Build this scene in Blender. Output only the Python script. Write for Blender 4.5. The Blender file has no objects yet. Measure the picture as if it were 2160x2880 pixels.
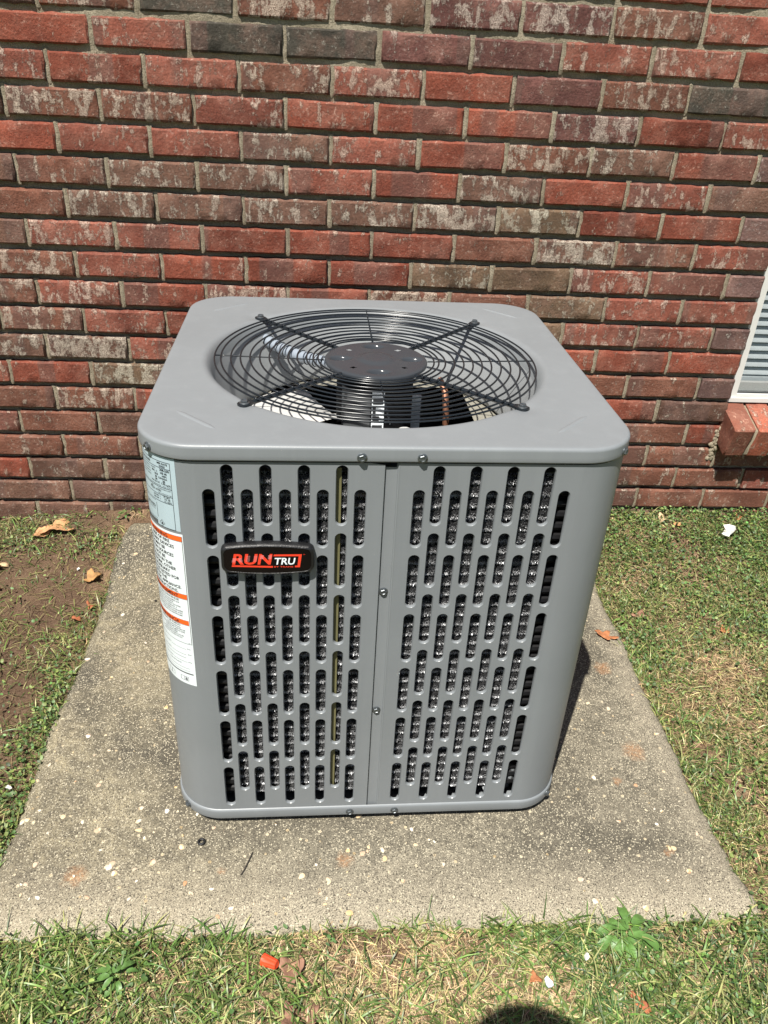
import bpy, bmesh, math, random
import numpy as np
from mathutils import Vector, Matrix, noise
PI = math.pi
rng = np.random.default_rng(7)
random.seed(7)
scene = bpy.context.scene
COL = scene.collection

# ------------------------------------------------------------------ camera, sky, sun, exposure
cam_d = bpy.data.cameras.new("camera")
cam = bpy.data.objects.new("camera", cam_d)
COL.objects.link(cam)
cam.location = (0.58690, -1.92733, 1.24320)
cam.rotation_euler = (1.0350, -0.0490, -0.0595)
cam_d.sensor_fit = 'VERTICAL'
cam_d.sensor_height = 36.0
cam_d.lens = 36.0 * 2224.45 / 2880.0
cam_d.clip_start = 0.02
cam_d.clip_end = 500
scene.camera = cam

TRAVEL = Vector((0.182, 0.352, -0.73)).normalized()      # the way sunlight travels
world = bpy.data.worlds.new("World")
scene.world = world
world.use_nodes = True
wn = world.node_tree.nodes; wl = world.node_tree.links
sky = wn.new('ShaderNodeTexSky'); sky.sky_type = 'NISHITA'; sky.sun_disc = False
sky.sun_elevation = math.asin(-TRAVEL.z)
sky.sun_rotation = math.atan2(-TRAVEL.x, -TRAVEL.y)
wl.new(sky.outputs[0], wn['Background'].inputs[0])
wn['Background'].inputs[1].default_value = 0.05
sun_d = bpy.data.lights.new("sun", 'SUN'); sun_d.energy = 5.0; sun_d.angle = math.radians(0.53)
sun_d.color = (1.0, 0.955, 0.875)
sun = bpy.data.objects.new("sun", sun_d); COL.objects.link(sun)
sun.rotation_euler = TRAVEL.to_track_quat('-Z', 'Y').to_euler()
sun.location = (-1, -3, 5)
scene.view_settings.view_transform = 'Standard'
scene.view_settings.look = 'None'
scene.view_settings.gamma = 1
scene.view_settings.use_curve_mapping = False
scene.view_settings.exposure = 0.72

# ------------------------------------------------------------------ helpers
def tag(o, label=None, cat=None, group=None, kind=None):
    if label: o['label'] = label
    if cat: o['category'] = cat
    if group: o['group'] = group
    if kind: o['kind'] = kind
    return o

def empty(name, loc=(0, 0, 0), rot=(0, 0, 0)):
    o = bpy.data.objects.new(name, None)
    o.location = loc; o.rotation_euler = rot; o.empty_display_size = 0.05
    COL.objects.link(o)
    return o

def link(name, me, parent=None, mat=None, loc=None):
    o = bpy.data.objects.new(name, me)
    COL.objects.link(o)
    if parent: o.parent = parent
    if mat and len(me.materials) == 0: me.materials.append(mat)
    if loc is not None: o.location = loc
    return o

def mesh_np(name, verts, faces, smooth=False):
    """verts Nx3, faces list of arrays (each MxK, K = 3 or 4)"""
    me = bpy.data.meshes.new(name)
    verts = np.asarray(verts, dtype=np.float32)
    if not isinstance(faces, list): faces = [faces]
    faces = [np.asarray(f, dtype=np.int32) for f in faces if len(f)]
    nl = sum(f.size for f in faces); nf = sum(len(f) for f in faces)
    me.vertices.add(len(verts)); me.loops.add(nl); me.polygons.add(nf)
    me.vertices.foreach_set('co', verts.ravel())
    me.loops.foreach_set('vertex_index', np.concatenate([f.ravel() for f in faces]))
    tot = np.concatenate([np.full(len(f), f.shape[1], np.int32) for f in faces])
    st = np.concatenate([[0], np.cumsum(tot)[:-1]]).astype(np.int32)
    me.polygons.foreach_set('loop_start', st)
    me.polygons.foreach_set('loop_total', tot)
    if smooth: me.polygons.foreach_set('use_smooth', np.ones(nf, dtype=bool))
    me.update(calc_edges=True); me.validate()
    return me

class MB:
    """collects vertices and faces, any number of sides"""
    def __init__(s): s.v = []; s.f = []
    def add(s, vs, fs):
        n = len(s.v); s.v += [tuple(p) for p in vs]; s.f += [tuple(i + n for i in f) for f in fs]
    def box(s, x0, x1, y0, y1, z0, z1):
        s.add([(x0, y0, z0), (x1, y0, z0), (x1, y1, z0), (x0, y1, z0), (x0, y0, z1), (x1, y0, z1), (x1, y1, z1), (x0, y1, z1)],
              [(0, 3, 2, 1), (4, 5, 6, 7), (0, 1, 5, 4), (1, 2, 6, 5), (2, 3, 7, 6), (3, 0, 4, 7)])
    def tube(s, path, r, n=10, closed=False, rr=None):
        P = [Vector(p) for p in path]; m = len(P); rings = []
        up = None
        for i in range(m):
            if closed: t = (P[(i + 1) % m] - P[(i - 1) % m])
            else: t = P[min(i + 1, m - 1)] - P[max(i - 1, 0)]
            t.normalize()
            if up is None:
                up = Vector((0, 0, 1)) if abs(t.z) < .9 else Vector((1, 0, 0))
            a = t.cross(up).normalized(); b = a.cross(t).normalized(); up = b
            R = rr[i] if rr else r
            rings.append([P[i] + a * R * math.cos(2 * PI * k / n) + b * R * math.sin(2 * PI * k / n) for k in range(n)])
        vs = [p for q in rings for p in q]; fs = []
        for i in range(m if closed else m - 1):
            j = (i + 1) % m
            for k in range(n):
                l = (k + 1) % n
                fs.append((i * n + k, i * n + l, j * n + l, j * n + k))
        if not closed:
            fs.append(tuple(range(n))[::-1]); fs.append(tuple((m - 1) * n + k for k in range(n)))
        s.add(vs, fs)
    def lathe(s, prof, n=48, c=(0, 0, 0), cap_end=False, axis='z'):
        vs = []
        for r, z in prof:
            for k in range(n):
                a = 2 * PI * k / n
                if axis == 'z': vs.append((c[0] + r * math.cos(a), c[1] + r * math.sin(a), c[2] + z))
                else: vs.append((c[0] + r * math.cos(a), c[1] - z, c[2] + r * math.sin(a)))
        fs = []
        for i in range(len(prof) - 1):
            for k in range(n):
                l = (k + 1) % n
                fs.append((i * n + k, i * n + l, (i + 1) * n + l, (i + 1) * n + k))
        if cap_end: fs.append(tuple((len(prof) - 1) * n + k for k in range(n)))
        s.add(vs, fs)
    def mesh(s, name, smooth=True, angle=None):
        me = bpy.data.meshes.new(name); me.from_pydata(s.v, [], s.f)
        bm = bmesh.new(); bm.from_mesh(me)
        bmesh.ops.recalc_face_normals(bm, faces=bm.faces)
        bm.to_mesh(me); bm.free()
        if smooth:
            me.polygons.foreach_set('use_smooth', np.ones(len(me.polygons), dtype=bool))
            if angle: me.set_sharp_from_angle(angle=math.radians(angle))
        me.update()
        return me
    def build(s, name, mat=None, parent=None, smooth=True, angle=35):
        return link(name, s.mesh(name, smooth, angle), parent, mat)

def fnoise(x, y, z=0.0, s=1.0):
    return noise.noise(Vector((x * s, y * s, z * s)))

def vnoise(P, scale, seed=0, octaves=3):
    """cheap numpy value noise on Nx2 or Nx3 points, about -1..1"""
    P = np.asarray(P, dtype=np.float64)
    if P.shape[1] == 2: P = np.column_stack([P, np.zeros(len(P))])
    out = np.zeros(len(P)); amp = 1; tot = 0
    for o in range(octaves):
        Q = P * scale * (2 ** o) + 31.7 * (seed + o)
        I = np.floor(Q).astype(np.int64); F = Q - I; F = F * F * (3 - 2 * F)
        acc = 0
        for dx in (0, 1):
            for dy in (0, 1):
                for dz in (0, 1):
                    h = ((I[:, 0] + dx) * 374761393 + (I[:, 1] + dy) * 668265263 + (I[:, 2] + dz) * 2147483647 + seed * 974711) & 0x7fffffff
                    h = ((h ^ (h >> 13)) * 1274126177) & 0x7fffffff
                    h = ((h ^ (h >> 16)) & 0xffff) / 32767.5 - 1
                    w = (F[:, 0] if dx else 1 - F[:, 0]) * (F[:, 1] if dy else 1 - F[:, 1]) * (F[:, 2] if dz else 1 - F[:, 2])
                    acc = acc + h * w
        out += acc * amp; tot += amp; amp *= .5
    return out / tot * 1.5

# ------------------------------------------------------------------ materials
class NT:
    def __init__(s, name, rough=.6, metal=0., color=(.5, .5, .5), spec=.5):
        s.m = bpy.data.materials.new(name); s.m.use_nodes = True
        s.n = s.m.node_tree.nodes; s.l = s.m.node_tree.links
        s.b = s.n['Principled BSDF']
        s.b.inputs['Roughness'].default_value = rough
        s.b.inputs['Metallic'].default_value = metal
        s.b.inputs['Base Color'].default_value = (*color, 1)
        s.b.inputs['Specular IOR Level'].default_value = spec
    def tex(s, kind, scale=5., detail=4., rough=.5, coord='Object', vscale=None, offset=None, **kw):
        t = s.n.new('ShaderNodeTex' + kind)
        t.inputs['Scale'].default_value = scale
        if kind == 'Noise':
            t.inputs['Detail'].default_value = detail; t.inputs['Roughness'].default_value = rough
        for k, v in kw.items():
            if hasattr(t, k): setattr(t, k, v)
        c = s.n.new('ShaderNodeTexCoord'); src = c.outputs[coord]
        if offset is not None:
            a = s.n.new('ShaderNodeVectorMath'); a.operation = 'ADD'
            s.l.new(src, a.inputs[0]); s.l.new(offset, a.inputs[1]); src = a.outputs[0]
        if vscale:
            mp = s.n.new('ShaderNodeMapping'); mp.inputs['Scale'].default_value = vscale
            s.l.new(src, mp.inputs[0]); src = mp.outputs[0]
        s.l.new(src, t.inputs['Vector'])
        return t
    def ramp(s, src, stops, interp='LINEAR'):
        r = s.n.new('ShaderNodeValToRGB'); r.color_ramp.interpolation = interp
        e = r.color_ramp.elements
        while len(e) < len(stops): e.new(.5)
        for i, (p, c) in enumerate(stops):
            e[i].position = p; e[i].color = (*c, 1) if not isinstance(c, (int, float)) else (c, c, c, 1)
        s.l.new(src, r.inputs[0]); return r.outputs[0]
    def mix(s, fac, a, b, mode='MIX'):
        m = s.n.new('ShaderNodeMix'); m.data_type = 'RGBA'; m.blend_type = mode
        for sock, v in ((m.inputs[0], fac), (m.inputs[6], a), (m.inputs[7], b)):
            if isinstance(v, (int, float)): sock.default_value = v
            elif isinstance(v, tuple): sock.default_value = (*v, 1)
            else: s.l.new(v, sock)
        return m.outputs[2]
    def math(s, op, a, b=None, clamp=False):
        m = s.n.new('ShaderNodeMath'); m.operation = op; m.use_clamp = clamp
        for sock, v in ((m.inputs[0], a), (m.inputs[1], b)):
            if v is None: continue
            if isinstance(v, (int, float)): sock.default_value = v
            else: s.l.new(v, sock)
        return m.outputs[0]
    def color(s, src): s.l.new(src, s.b.inputs['Base Color'])
    def roughness(s, src): s.l.new(src, s.b.inputs['Roughness'])
    def bump(s, src, dist=.001, strength=1.):
        b = s.n.new('ShaderNodeBump'); b.inputs['Distance'].default_value = dist; b.inputs['Strength'].default_value = strength
        s.l.new(src, b.inputs['Height'])
        if s.b.inputs['Normal'].links: s.l.new(s.b.inputs['Normal'].links[0].from_socket, b.inputs['Normal'])
        s.l.new(b.outputs[0], s.b.inputs['Normal'])

def plain(name, color, rough=.5, metal=0., spec=.5, var=.08, scale=40, bump=0):
    t = NT(name, rough, metal, color, spec)
    nz = t.tex('Noise', scale, 4)
    c0 = tuple(max(0, c * (1 - var)) for c in color); c1 = tuple(c * (1 + var) for c in color)
    t.color(t.ramp(nz.outputs[0], [(.3, c0), (.7, c1)]))
    if bump: t.bump(t.tex('Noise', scale * 8, 3).outputs[0], bump)
    return t.m

def brick_material():
    t = NT("weathered_brick", .9, spec=.25)
    oi = t.n.new('ShaderNodeObjectInfo')
    rnd = t.n.new('ShaderNodeVectorMath'); rnd.operation = 'SCALE'
    rnd.inputs[0].default_value = (37.3, 11.1, 53.7); t.l.new(oi.outputs['Random'], rnd.inputs['Scale'])
    off = rnd.outputs[0]
    base = oi.outputs['Color']
    alpha = oi.outputs['Alpha']
    big = t.tex('Noise', 9, 5, .6, offset=off)
    fine = t.tex('Noise', 260, 3, .6, offset=off)
    c = t.mix(t.ramp(big.outputs[0], [(.38, 0.), (.62, 1.)]), t.mix(1., base, (.72, .70, .72), 'MULTIPLY'), t.mix(1., base, (1.14, 1.12, 1.12), 'MULTIPLY'))
    c = t.mix(t.ramp(fine.outputs[0], [(.35, .55), (.65, 0.)]), c, t.mix(1., c, (.45, .42, .42), 'MULTIPLY'))
    # dark band baked across some bricks
    band = t.tex('Noise', 6, 0, 0, offset=off, vscale=(1.6, .02, .02))
    c = t.mix(t.ramp(band.outputs[0], [(.62, 0.), (.64, .55)]), c, (.105, .062, .052))
    # lime bloom: blotches broken up by vertical drips
    p1 = t.tex('Noise', 34, 9, .74, offset=off, vscale=(1.25, 1, .95))
    p2 = t.tex('Noise', 26, 5, .7, offset=off, vscale=(2.2, 1, .30))
    s = t.math('ADD', t.math('MULTIPLY', p1.outputs[0], .66), t.math('MULTIPLY', p2.outputs[0], .34))
    a2 = t.math('MULTIPLY', alpha, .17)
    s = t.math('ADD', s, a2)
    m = t.ramp(s, [(.595, 0.), (.615, .7), (.66, 1.)])
    grain = t.tex('Noise', 420, 3, .7, offset=off)
    m = t.math('MULTIPLY', m, t.ramp(grain.outputs[0], [(.36, .25), (.52, 1.)]))
    bloom = t.mix(.35, (.64, .53, .42), t.mix(1., base, (2.0, 3.6, 4.6), 'MULTIPLY'))
    c = t.mix(t.math('MULTIPLY', m, .88), c, bloom)
    # faint overall dusty bloom
    p3 = t.tex('Noise', 14, 6, .7, offset=off)
    c = t.mix(t.ramp(p3.outputs[0], [(.46, 0.), (.74, .30)]), c, (.42, .24, .18))
    # dark pits
    p4 = t.tex('Noise', 120, 5, .75, offset=off)
    c = t.mix(t.math('MULTIPLY', t.ramp(p4.outputs[0], [(.56, 0.), (.66, .62)]), t.ramp(p3.outputs[0], [(.40, .15), (.60, 1.)])), c, t.mix(.5, (.58, .47, .38), t.mix(1., base, (2.0, 3.4, 4.2), 'MULTIPLY')))
    pit = t.tex('Voronoi', 95, offset=off)
    c = t.mix(t.ramp(pit.outputs[0], [(.05, .6), (.12, 0.)]), c, (.05, .035, .03))
    t.color(c)
    h = t.math('ADD', t.math('MULTIPLY', big.outputs[0], 1.2), t.math('MULTIPLY', t.tex('Noise', 180, 5, .7, offset=off).outputs[0], .55))
    h = t.math('ADD', h, t.math('MULTIPLY', m, .5))
    t.bump(h, .0042, 1.)
    return t.m
M_BRICK = brick_material()

def mortar_material():
    t = NT("sandy_mortar", .95, spec=.15)
    n1 = t.tex('Noise', 12, 5); n2 = t.tex('Noise', 400, 4, .7)
    c = t.ramp(n1.outputs[0], [(.3, (.30, .255, .18)), (.7, (.45, .395, .295))])
    c = t.mix(t.ramp(n2.outputs[0], [(.35, .75), (.6, 0.)]), c, (.17, .14, .10))
    t.color(c)
    t.bump(n2.outputs[0], .0035, 1.)
    t.bump(t.tex('Noise', 90, 4).outputs[0], .003, .7)
    return t.m
M_MORTAR = mortar_material()

def concrete_material():
    t = NT("exposed_aggregate_concrete", .92, spec=.25)
    n1 = t.tex('Noise', 3.2, 6, .62); n2 = t.tex('Noise', 30, 5, .65)
    geo = t.n.new('ShaderNodeNewGeometry'); sep = t.n.new('ShaderNodeSeparateXYZ')
    t.l.new(geo.outputs['Position'], sep.inputs[0])
    # rubbed, cleaner margin along the slab's edges (front and right) and the left walkway strip
    def edge(axis, at, width, sgn):
        d = t.math('MULTIPLY', t.math('SUBTRACT', sep.outputs[axis], at), sgn)
        d = t.math('ADD', d, t.math('MULTIPLY', t.math('SUBTRACT', n2.outputs[0], .5), .07))
        return t.math('SUBTRACT', 1., t.math('DIVIDE', d, width), True)
    e = t.math('MAXIMUM', edge(1, -1.17, .13, 1), edge(0, 1.33, .09, -1))
    dirt = t.ramp(t.math('ADD', t.math('MULTIPLY', n1.outputs[0], .75), t.math('MULTIPLY', n2.outputs[0], .25)), [(.40, 0.), (.60, 1.)])
    dirt = t.math('MULTIPLY', dirt, t.math('SUBTRACT', 1., t.math('MULTIPLY', e, .85)))
    # the slab's left strip is a warmer sandy colour
    left = t.math('SUBTRACT', 1., t.math('DIVIDE', t.math('SUBTRACT', sep.outputs[0], .1), .5), True)
    warm = t.mix(left, (.29, .258, .192), (.37, .32, .21))
    c = t.mix(dirt, warm, (.105, .095, .072))
    c = t.mix(t.ramp(t.tex('Noise', 45, 5, .7).outputs[0], [(.38, .55), (.58, 0.)]), c, (.09, .08, .06))
    c = t.mix(t.math('MULTIPLY', e, .7), c, (.43, .375, .28))
    # small stones, three sizes
    for sc, thr, dark, light, amt in ((360, .46, (.045, .04, .03), (.60, .54, .40), .9), (235, .40, (.16, .13, .09), (.56, .50, .37), .85), (85, .25, (.42, .32, .18), (.70, .60, .42), .95)):
        v = t.tex('Voronoi', sc)
        sel = t.n.new('ShaderNodeSeparateColor'); t.l.new(v.outputs['Color'], sel.inputs[0])
        pick = t.math('GREATER_THAN', sel.outputs[0], {360: .46, 235: .80, 85: .90}[sc])
        mask = t.math('MULTIPLY', t.math('LESS_THAN', v.outputs['Distance'], thr), pick)
        stone = t.ramp(sel.outputs[1], [(.1, dark), (.35, tuple(.5 * (a + b) for a, b in zip(dark, light))), (.9, light)])
        c = t.mix(t.math('MULTIPLY', mask, amt), c, stone)
        if sc < 300: t.bump(mask, .0006, .6)
    g = t.tex('Noise', 520, 3, .75)
    c = t.mix(t.ramp(g.outputs[0], [(.38, .9), (.52, 0.)]), c, (.035, .03, .025))
    # rust and clay stains with their own shapes
    for (x, y, r) in ((1.2336, -.5769, .022), (1.223, -.8248, .026), (.181, -1.0795, .020), (1.165, -.90, .010), (.63, -1.06, .016), (.42, -1.075, .008), (1.21, -1.06, .009)):
        cb = t.n.new('ShaderNodeCombineXYZ'); cb.inputs[0].default_value = x; cb.inputs[1].default_value = y; cb.inputs[2].default_value = .026
        d = t.n.new('ShaderNodeVectorMath'); d.operation = 'DISTANCE'
        t.l.new(geo.outputs['Position'], d.inputs[0]); t.l.new(cb.outputs[0], d.inputs[1])
        dd = t.math('ADD', d.outputs['Value'], t.math('MULTIPLY', t.math('SUBTRACT', t.tex('Noise', 70, 4).outputs[0], .5), .03))
        k = t.math('SUBTRACT', 1., t.math('DIVIDE', dd, r * 1.15), True)
        c = t.mix(t.math('MULTIPLY', t.math('MULTIPLY', t.math('MULTIPLY', k, 1.6, True), t.ramp(t.tex('Noise', 240, 3).outputs[0], [(.4, .3), (.6, 1.)])), .55), c, (.38, .19, .085))
    t.color(c)
    t.bump(g.outputs[0], .0012, .9)
    t.bump(n2.outputs[0], .002, .5)
    return t.m
M_CONC = concrete_material()

def soil_material():
    t = NT("clay_soil", .95, spec=.15)
    n1 = t.tex('Noise', 4, 6, .65); n2 = t.tex('Noise', 60, 6, .7); n3 = t.tex('Noise', 300, 4, .7)
    geo = t.n.new('ShaderNodeNewGeometry'); sep = t.n.new('ShaderNodeSeparateXYZ'); t.l.new(geo.outputs['Position'], sep.inputs[0])
    c = t.ramp(n1.outputs[0], [(.36, (.150, .095, .060)), (.52, (.245, .160, .098)), (.68, (.36, .25, .155))])
    # sandy pale soil in front of the slab, red-brown clay beside it
    front = t.math('MULTIPLY', t.math('ADD', t.math('MULTIPLY', sep.outputs[1], -1), -1.08), 8., True)
    c = t.mix(t.math('MULTIPLY', front, .45), c, (.30, .215, .135))
    leftm = t.math('MULTIPLY', t.math('SUBTRACT', .06, sep.outputs[0]), 12., True)
    c = t.mix(t.math('MULTIPLY', leftm, .65), c, (.118, .076, .050))
    c = t.mix(t.ramp(n2.outputs[0], [(.35, .7), (.6, 0.)]), c, (.09, .052, .032))
    c = t.mix(t.ramp(n3.outputs[0], [(.55, 0.), (.72, .5)]), c, (.50, .38, .26))
    # away from the house the ground reads as lawn
    dist = t.n.new('ShaderNodeVectorMath'); dist.operation = 'DISTANCE'; t.l.new(geo.outputs['Position'], dist.inputs[0]); dist.inputs[1].default_value = (.8, -.7, 0)
    far = t.math('MULTIPLY', t.math('SUBTRACT', dist.outputs['Value'], 1.45), 2.5, True)
    c = t.mix(far, c, t.ramp(n2.outputs[0], [(.3, (.05, .075, .022)), (.7, (.16, .19, .06))]))
    t.color(c)
    t.bump(n2.outputs[0], .014, 1.); t.bump(n3.outputs[0], .002, .8)
    return t.m
M_SOIL = soil_material()

def attr_material(name, rough=.55, trans=.0, spec=.4, grain=.25):
    """per-blade colour from the 'tint' attribute"""
    t = NT(name, rough, spec=spec)
    a = t.n.new('ShaderNodeAttribute'); a.attribute_name = 'tint'
    n = t.tex('Noise', 120, 3)
    c = t.mix(t.ramp(n.outputs[0], [(.3, 0.), (.7, grain)]), a.outputs['Color'], t.mix(1., a.outputs['Color'], (.55, .6, .5), 'MULTIPLY'))
    t.color(c)
    if trans:
        tr = t.n.new('ShaderNodeBsdfTranslucent'); t.l.new(c, tr.inputs[0])
        mx = t.n.new('ShaderNodeMixShader'); mx.inputs[0].default_value = trans
        out = t.n['Material Output']
        t.l.new(t.b.outputs[0], mx.inputs[1]); t.l.new(tr.outputs[0], mx.inputs[2]); t.l.new(mx.outputs[0], out.inputs[0])
    return t.m
M_GRASS = attr_material("grass_blade", .42, .25, .5)
M_STRAW = attr_material("dry_straw", .7, .1, .3)
M_LEAFY = attr_material("small_leaf", .5, .2, .45)

def paint_material(name, col, rough=.38, spec=.45):
    t = NT(name, rough, color=col, spec=spec)
    n1 = t.tex('Noise', 6, 5, .6); n2 = t.tex('Noise', 900, 2, .5); n3 = t.tex('Noise', 60, 6, .8)
    c = t.ramp(n1.outputs[0], [(.3, tuple(x * .955 for x in col)), (.7, tuple(x * 1.03 for x in col))])
    c = t.mix(t.ramp(n3.outputs[0], [(.70, 0.), (.78, .35)]), c, tuple(x * .6 for x in col))
    st = t.tex('Noise', 12, 5, .6, vscale=(3, 3, .25)); sp_ = t.tex('Voronoi', 70)
    c = t.mix(t.ramp(st.outputs[0], [(.50, 0.), (.72, .16)]), c, tuple(x * 1.25 + .02 for x in col))
    c = t.mix(t.ramp(sp_.outputs['Distance'], [(.022, .5), (.035, 0.)]), c, (.42, .38, .30))
    t.bump(t.tex('Noise', 3.5, 2, .5).outputs[0], .0035, .35)
    t.color(c)
    t.roughness(t.ramp(n3.outputs[0], [(.3, rough - .04), (.7, rough + .08)]))
    t.bump(n2.outputs[0], .0002, .35)
    return t.m
GREY = (.196, .212, .224)
M_PAINT = paint_material("grey_powder_coat", GREY)
M_LIP = paint_material("grey_powder_coat_edge", GREY, .3, .6)
M_DARKWIRE = plain("charcoal_coated_wire", (.012, .016, .020), .24, 0, .45)
M_HUB = plain("glossy_charcoal_paint", (.040, .045, .052), .16, 0, .22, scale=8)
M_BLACKP = plain("black_textured_plastic", (.008, .008, .009), .42, 0, .5, bump=.0006, scale=70)
M_GLOSSBLACK = plain("glossy_black_face", (.003, .003, .003), .12, 0, .25)
M_RED = plain("red_orange_print", (.78, .052, .022), .4, var=.02)
M_WHITE = plain("white_print", (.80, .86, .90), .4, var=.02)
M_STRIPE = plain("pale_pink_print", (.84, .34, .34), .4, var=.02)
M_BOLT = plain("zinc_bolt", (.14, .155, .165), .32, .7, .5)
M_PLATE = plain("pale_blue_label", (.40, .50, .545), .38, var=.02)
M_LABEL = plain("white_label", (.72, .78, .80), .35, var=.02)
M_ORANGE = plain("orange_label_band", (.86, .13, .018), .4, var=.02)
M_INK = plain("black_ink", (.016, .018, .022), .5, var=.0)
M_INK2 = plain("grey_ink", (.085, .09, .095), .5, var=.0)
M_SPINE = plain("brightened_coil_spines", (.52, .53, .55), .40, .5, .6, var=.5, scale=120)  # black spines coloured pale, so sun glints are put into the colour
M_CORE = plain("black_coil_core", (.006, .006, .007), .5, .2, .4)
M_ALU = NT("dull_aluminium_blade", .45, .35, (.72, .72, .70)).m
M_OLIVE = plain("olive_plastic_strip", (.15, .14, .065), .6)
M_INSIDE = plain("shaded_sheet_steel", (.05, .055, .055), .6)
M_MOTOR = plain("black_motor_paint", (.004, .004, .005), .75, 0, .08)
M_COPPER = NT("copper", .5, .6, (.22, .10, .06)).m
M_CONDUIT = plain("blue_grey_conduit", (.26, .30, .35), .3, 0, .6)
M_VINYL = plain("white_vinyl", (.60, .60, .575), .4, var=.03)
M_BLIND = plain("pale_blind_slat", (.60, .66, .68), .5, var=.05)
M_NUT = plain("orange_red_plastic", (.72, .07, .022), .38, var=.05)

# ------------------------------------------------------------------ brick wall
L_B, H_B = 0.1977, 0.0677
Z_ROW0 = 1.235
RED = (.240, .068, .041); ROSE = (.250, .083, .055); REDBR = (.185, .078, .050); BROWN = (.158, .086, .060)
PURP = (.165, .072, .060); OLIVE = (.150, .100, .062); DARK = (.066, .060, .047); HEAD = (.165, .098, .085)
K = {'R': (RED, .10), 'r': (ROSE, .40), 's': (ROSE, .56), 'B': (REDBR, .22), 'b': (REDBR, .55), 'N': (BROWN, .12), 'n': (BROWN, .50),
     'm': (BROWN, .56), 'P': (PURP, .12), 'p': (PURP, .60), 'O': (OLIVE, .2), 'o': (OLIVE, .50), 'D': (DARK, .0), 'H': (HEAD, .15)}
# colour of every brick in view; the first letter belongs to the first brick of the row (u = start)
ROWS = {-3: (-1, 'rBRbNrRnRrR'), -2: (-1.5, 'NRrBDrBPRrN'), -1: (-1.5, 'NNbDbnppbrR'), 0: (-1, 'RRrDDPPrrRr'), 1: (-1.5, 'RrRrbsRPbDn'),
        2: (-1, 'NbbrRRRpRrR'), 3: (-1.5, 'RRrrnrRbmRR'), 4: (-1, 'NbmmrRnRrNR'), 5: (-1.5, 'BBnnmnmoRRr'), 6: (-1, 'NsrRRRBmbrN'),
        7: (-1.5, 'BbrRRROOsRR'), 8: (-1, 'brRsrbBOrrR'), 9: (-1.5, 'rbrRbrROrrR'), 10: (-1, 'nmsRbRrRRRN'), 11: (-1.5, 'RRonRrBbBBR'),
        12: (-1, 'BbRrBRrRRNR'), 13: (-1.5, 'RBNRrBRBRB '), 14: (-1, 'BBRRBbRrBBB'), 15: (-1.5, 'RNNBRBNRBBB'), 16: (-1, 'NNBNRBNNBBB'), 17: (-1.5, 'NNNBNBNBOOO')}
JAMB_X = 1.676
WIN_TOP = 2.15

def brick_mesh(name, L, H=.0558, D=.07, seed=0, nx=14, nz=5):
    r = np.random.default_rng(seed)
    xs = np.linspace(-L / 2, L / 2, nx + 1); zs = np.linspace(-H / 2, H / 2, nz + 1)
    xs[1] = xs[0] + .004; xs[-2] = xs[-1] - .004; zs[1] = zs[0] + .0042; zs[-2] = zs[-1] - .0042
    X, Z = np.meshgrid(xs, zs, indexing='ij'); Y = np.zeros_like(X)
    ph = r.uniform(0, 50)
    for i in range(nx + 1):
        for k in range(nz + 1):
            x, z = X[i, k], Z[i, k]
            ex = i in (0, nx); ez = k in (0, nz)
            Y[i, k] = .0013 * fnoise(x * 25 + ph, z * 40, ph) + (.0030 + .0016 * r.random() if (ex or ez) else 0) + (.0015 if ex and ez else 0)
            w = .0017 * fnoise(x * 45 + ph, z * 60, ph + 9) + r.normal(0, .0006)
            if ez: Z[i, k] += w
            if ex: X[i, k] += w
            if k == nz and r.random() < .07: Z[i, k] -= .003 * r.random(); Y[i, k] += .002
            if k == 0 and r.random() < .10: Z[i, k] += .004 * r.random(); Y[i, k] += .003
    front = np.stack([X, Y, Z], -1)
    V = list(front.reshape(-1, 3)); idx = lambda i, k: i * (nz + 1) + k
    F = [(idx(i, k), idx(i + 1, k), idx(i + 1, k + 1), idx(i, k + 1)) for i in range(nx) for k in range(nz)]
    loop = [(i, 0) for i in range(nx)] + [(nx, k) for k in range(nz)] + [(i, nz) for i in range(nx, 0, -1)] + [(0, k) for k in range(nz, 0, -1)]
    base = len(V)
    for i, k in loop: V.append((X[i, k], D, Z[i, k]))
    n = len(loop)
    for a in range(n):
        b = (a + 1) % n
        F.append((idx(*loop[b]), idx(*loop[a]), base + a, base + b))
    me = bpy.data.meshes.new(name); me.from_pydata([tuple(v) for v in V], [], F)
    me.polygons.foreach_set('use_smooth', np.ones(len(F), dtype=bool)); me.set_sharp_from_angle(angle=math.radians(38))
    me.materials.append(M_BRICK); me.update()
    return me

wall = empty("brick_wall", (0.8, 0, 0))
tag(wall, "weathered red and brown brick house wall behind the grey air conditioner", "wall")
W0 = Vector((0.8, 0, 0))
full = [brick_mesh("brick", .1880, seed=s) for s in range(9)]
half = [brick_mesh("brick", .0905, seed=s + 40, nx=7) for s in range(3)]
heads = []                                         # head joints: x, row
n_brick = 0
def put_brick(u, r, key, me, x=None, L=.188):
    global n_brick
    c, a = K[key]
    o = bpy.data.objects.new("brick", me); COL.objects.link(o); o.parent = wall
    x = u * L_B if x is None else x
    j = rng.normal(0, 1, 6)
    o.location = Vector((x + j[0] * .0007, .0012 * j[1] * .6, Z_ROW0 - r * H_B + j[2] * .0006)) - W0
    o.rotation_euler = (j[3] * .006, j[4] * .004 + (PI if False else 0), j[5] * .0035)
    f = 1 + .10 * j[1]
    o.color = (c[0] * f, c[1] * f, c[2] * f, min(1.15, max(0, a + .10 * j[4])))
    n_brick += 1
    return o
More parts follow.
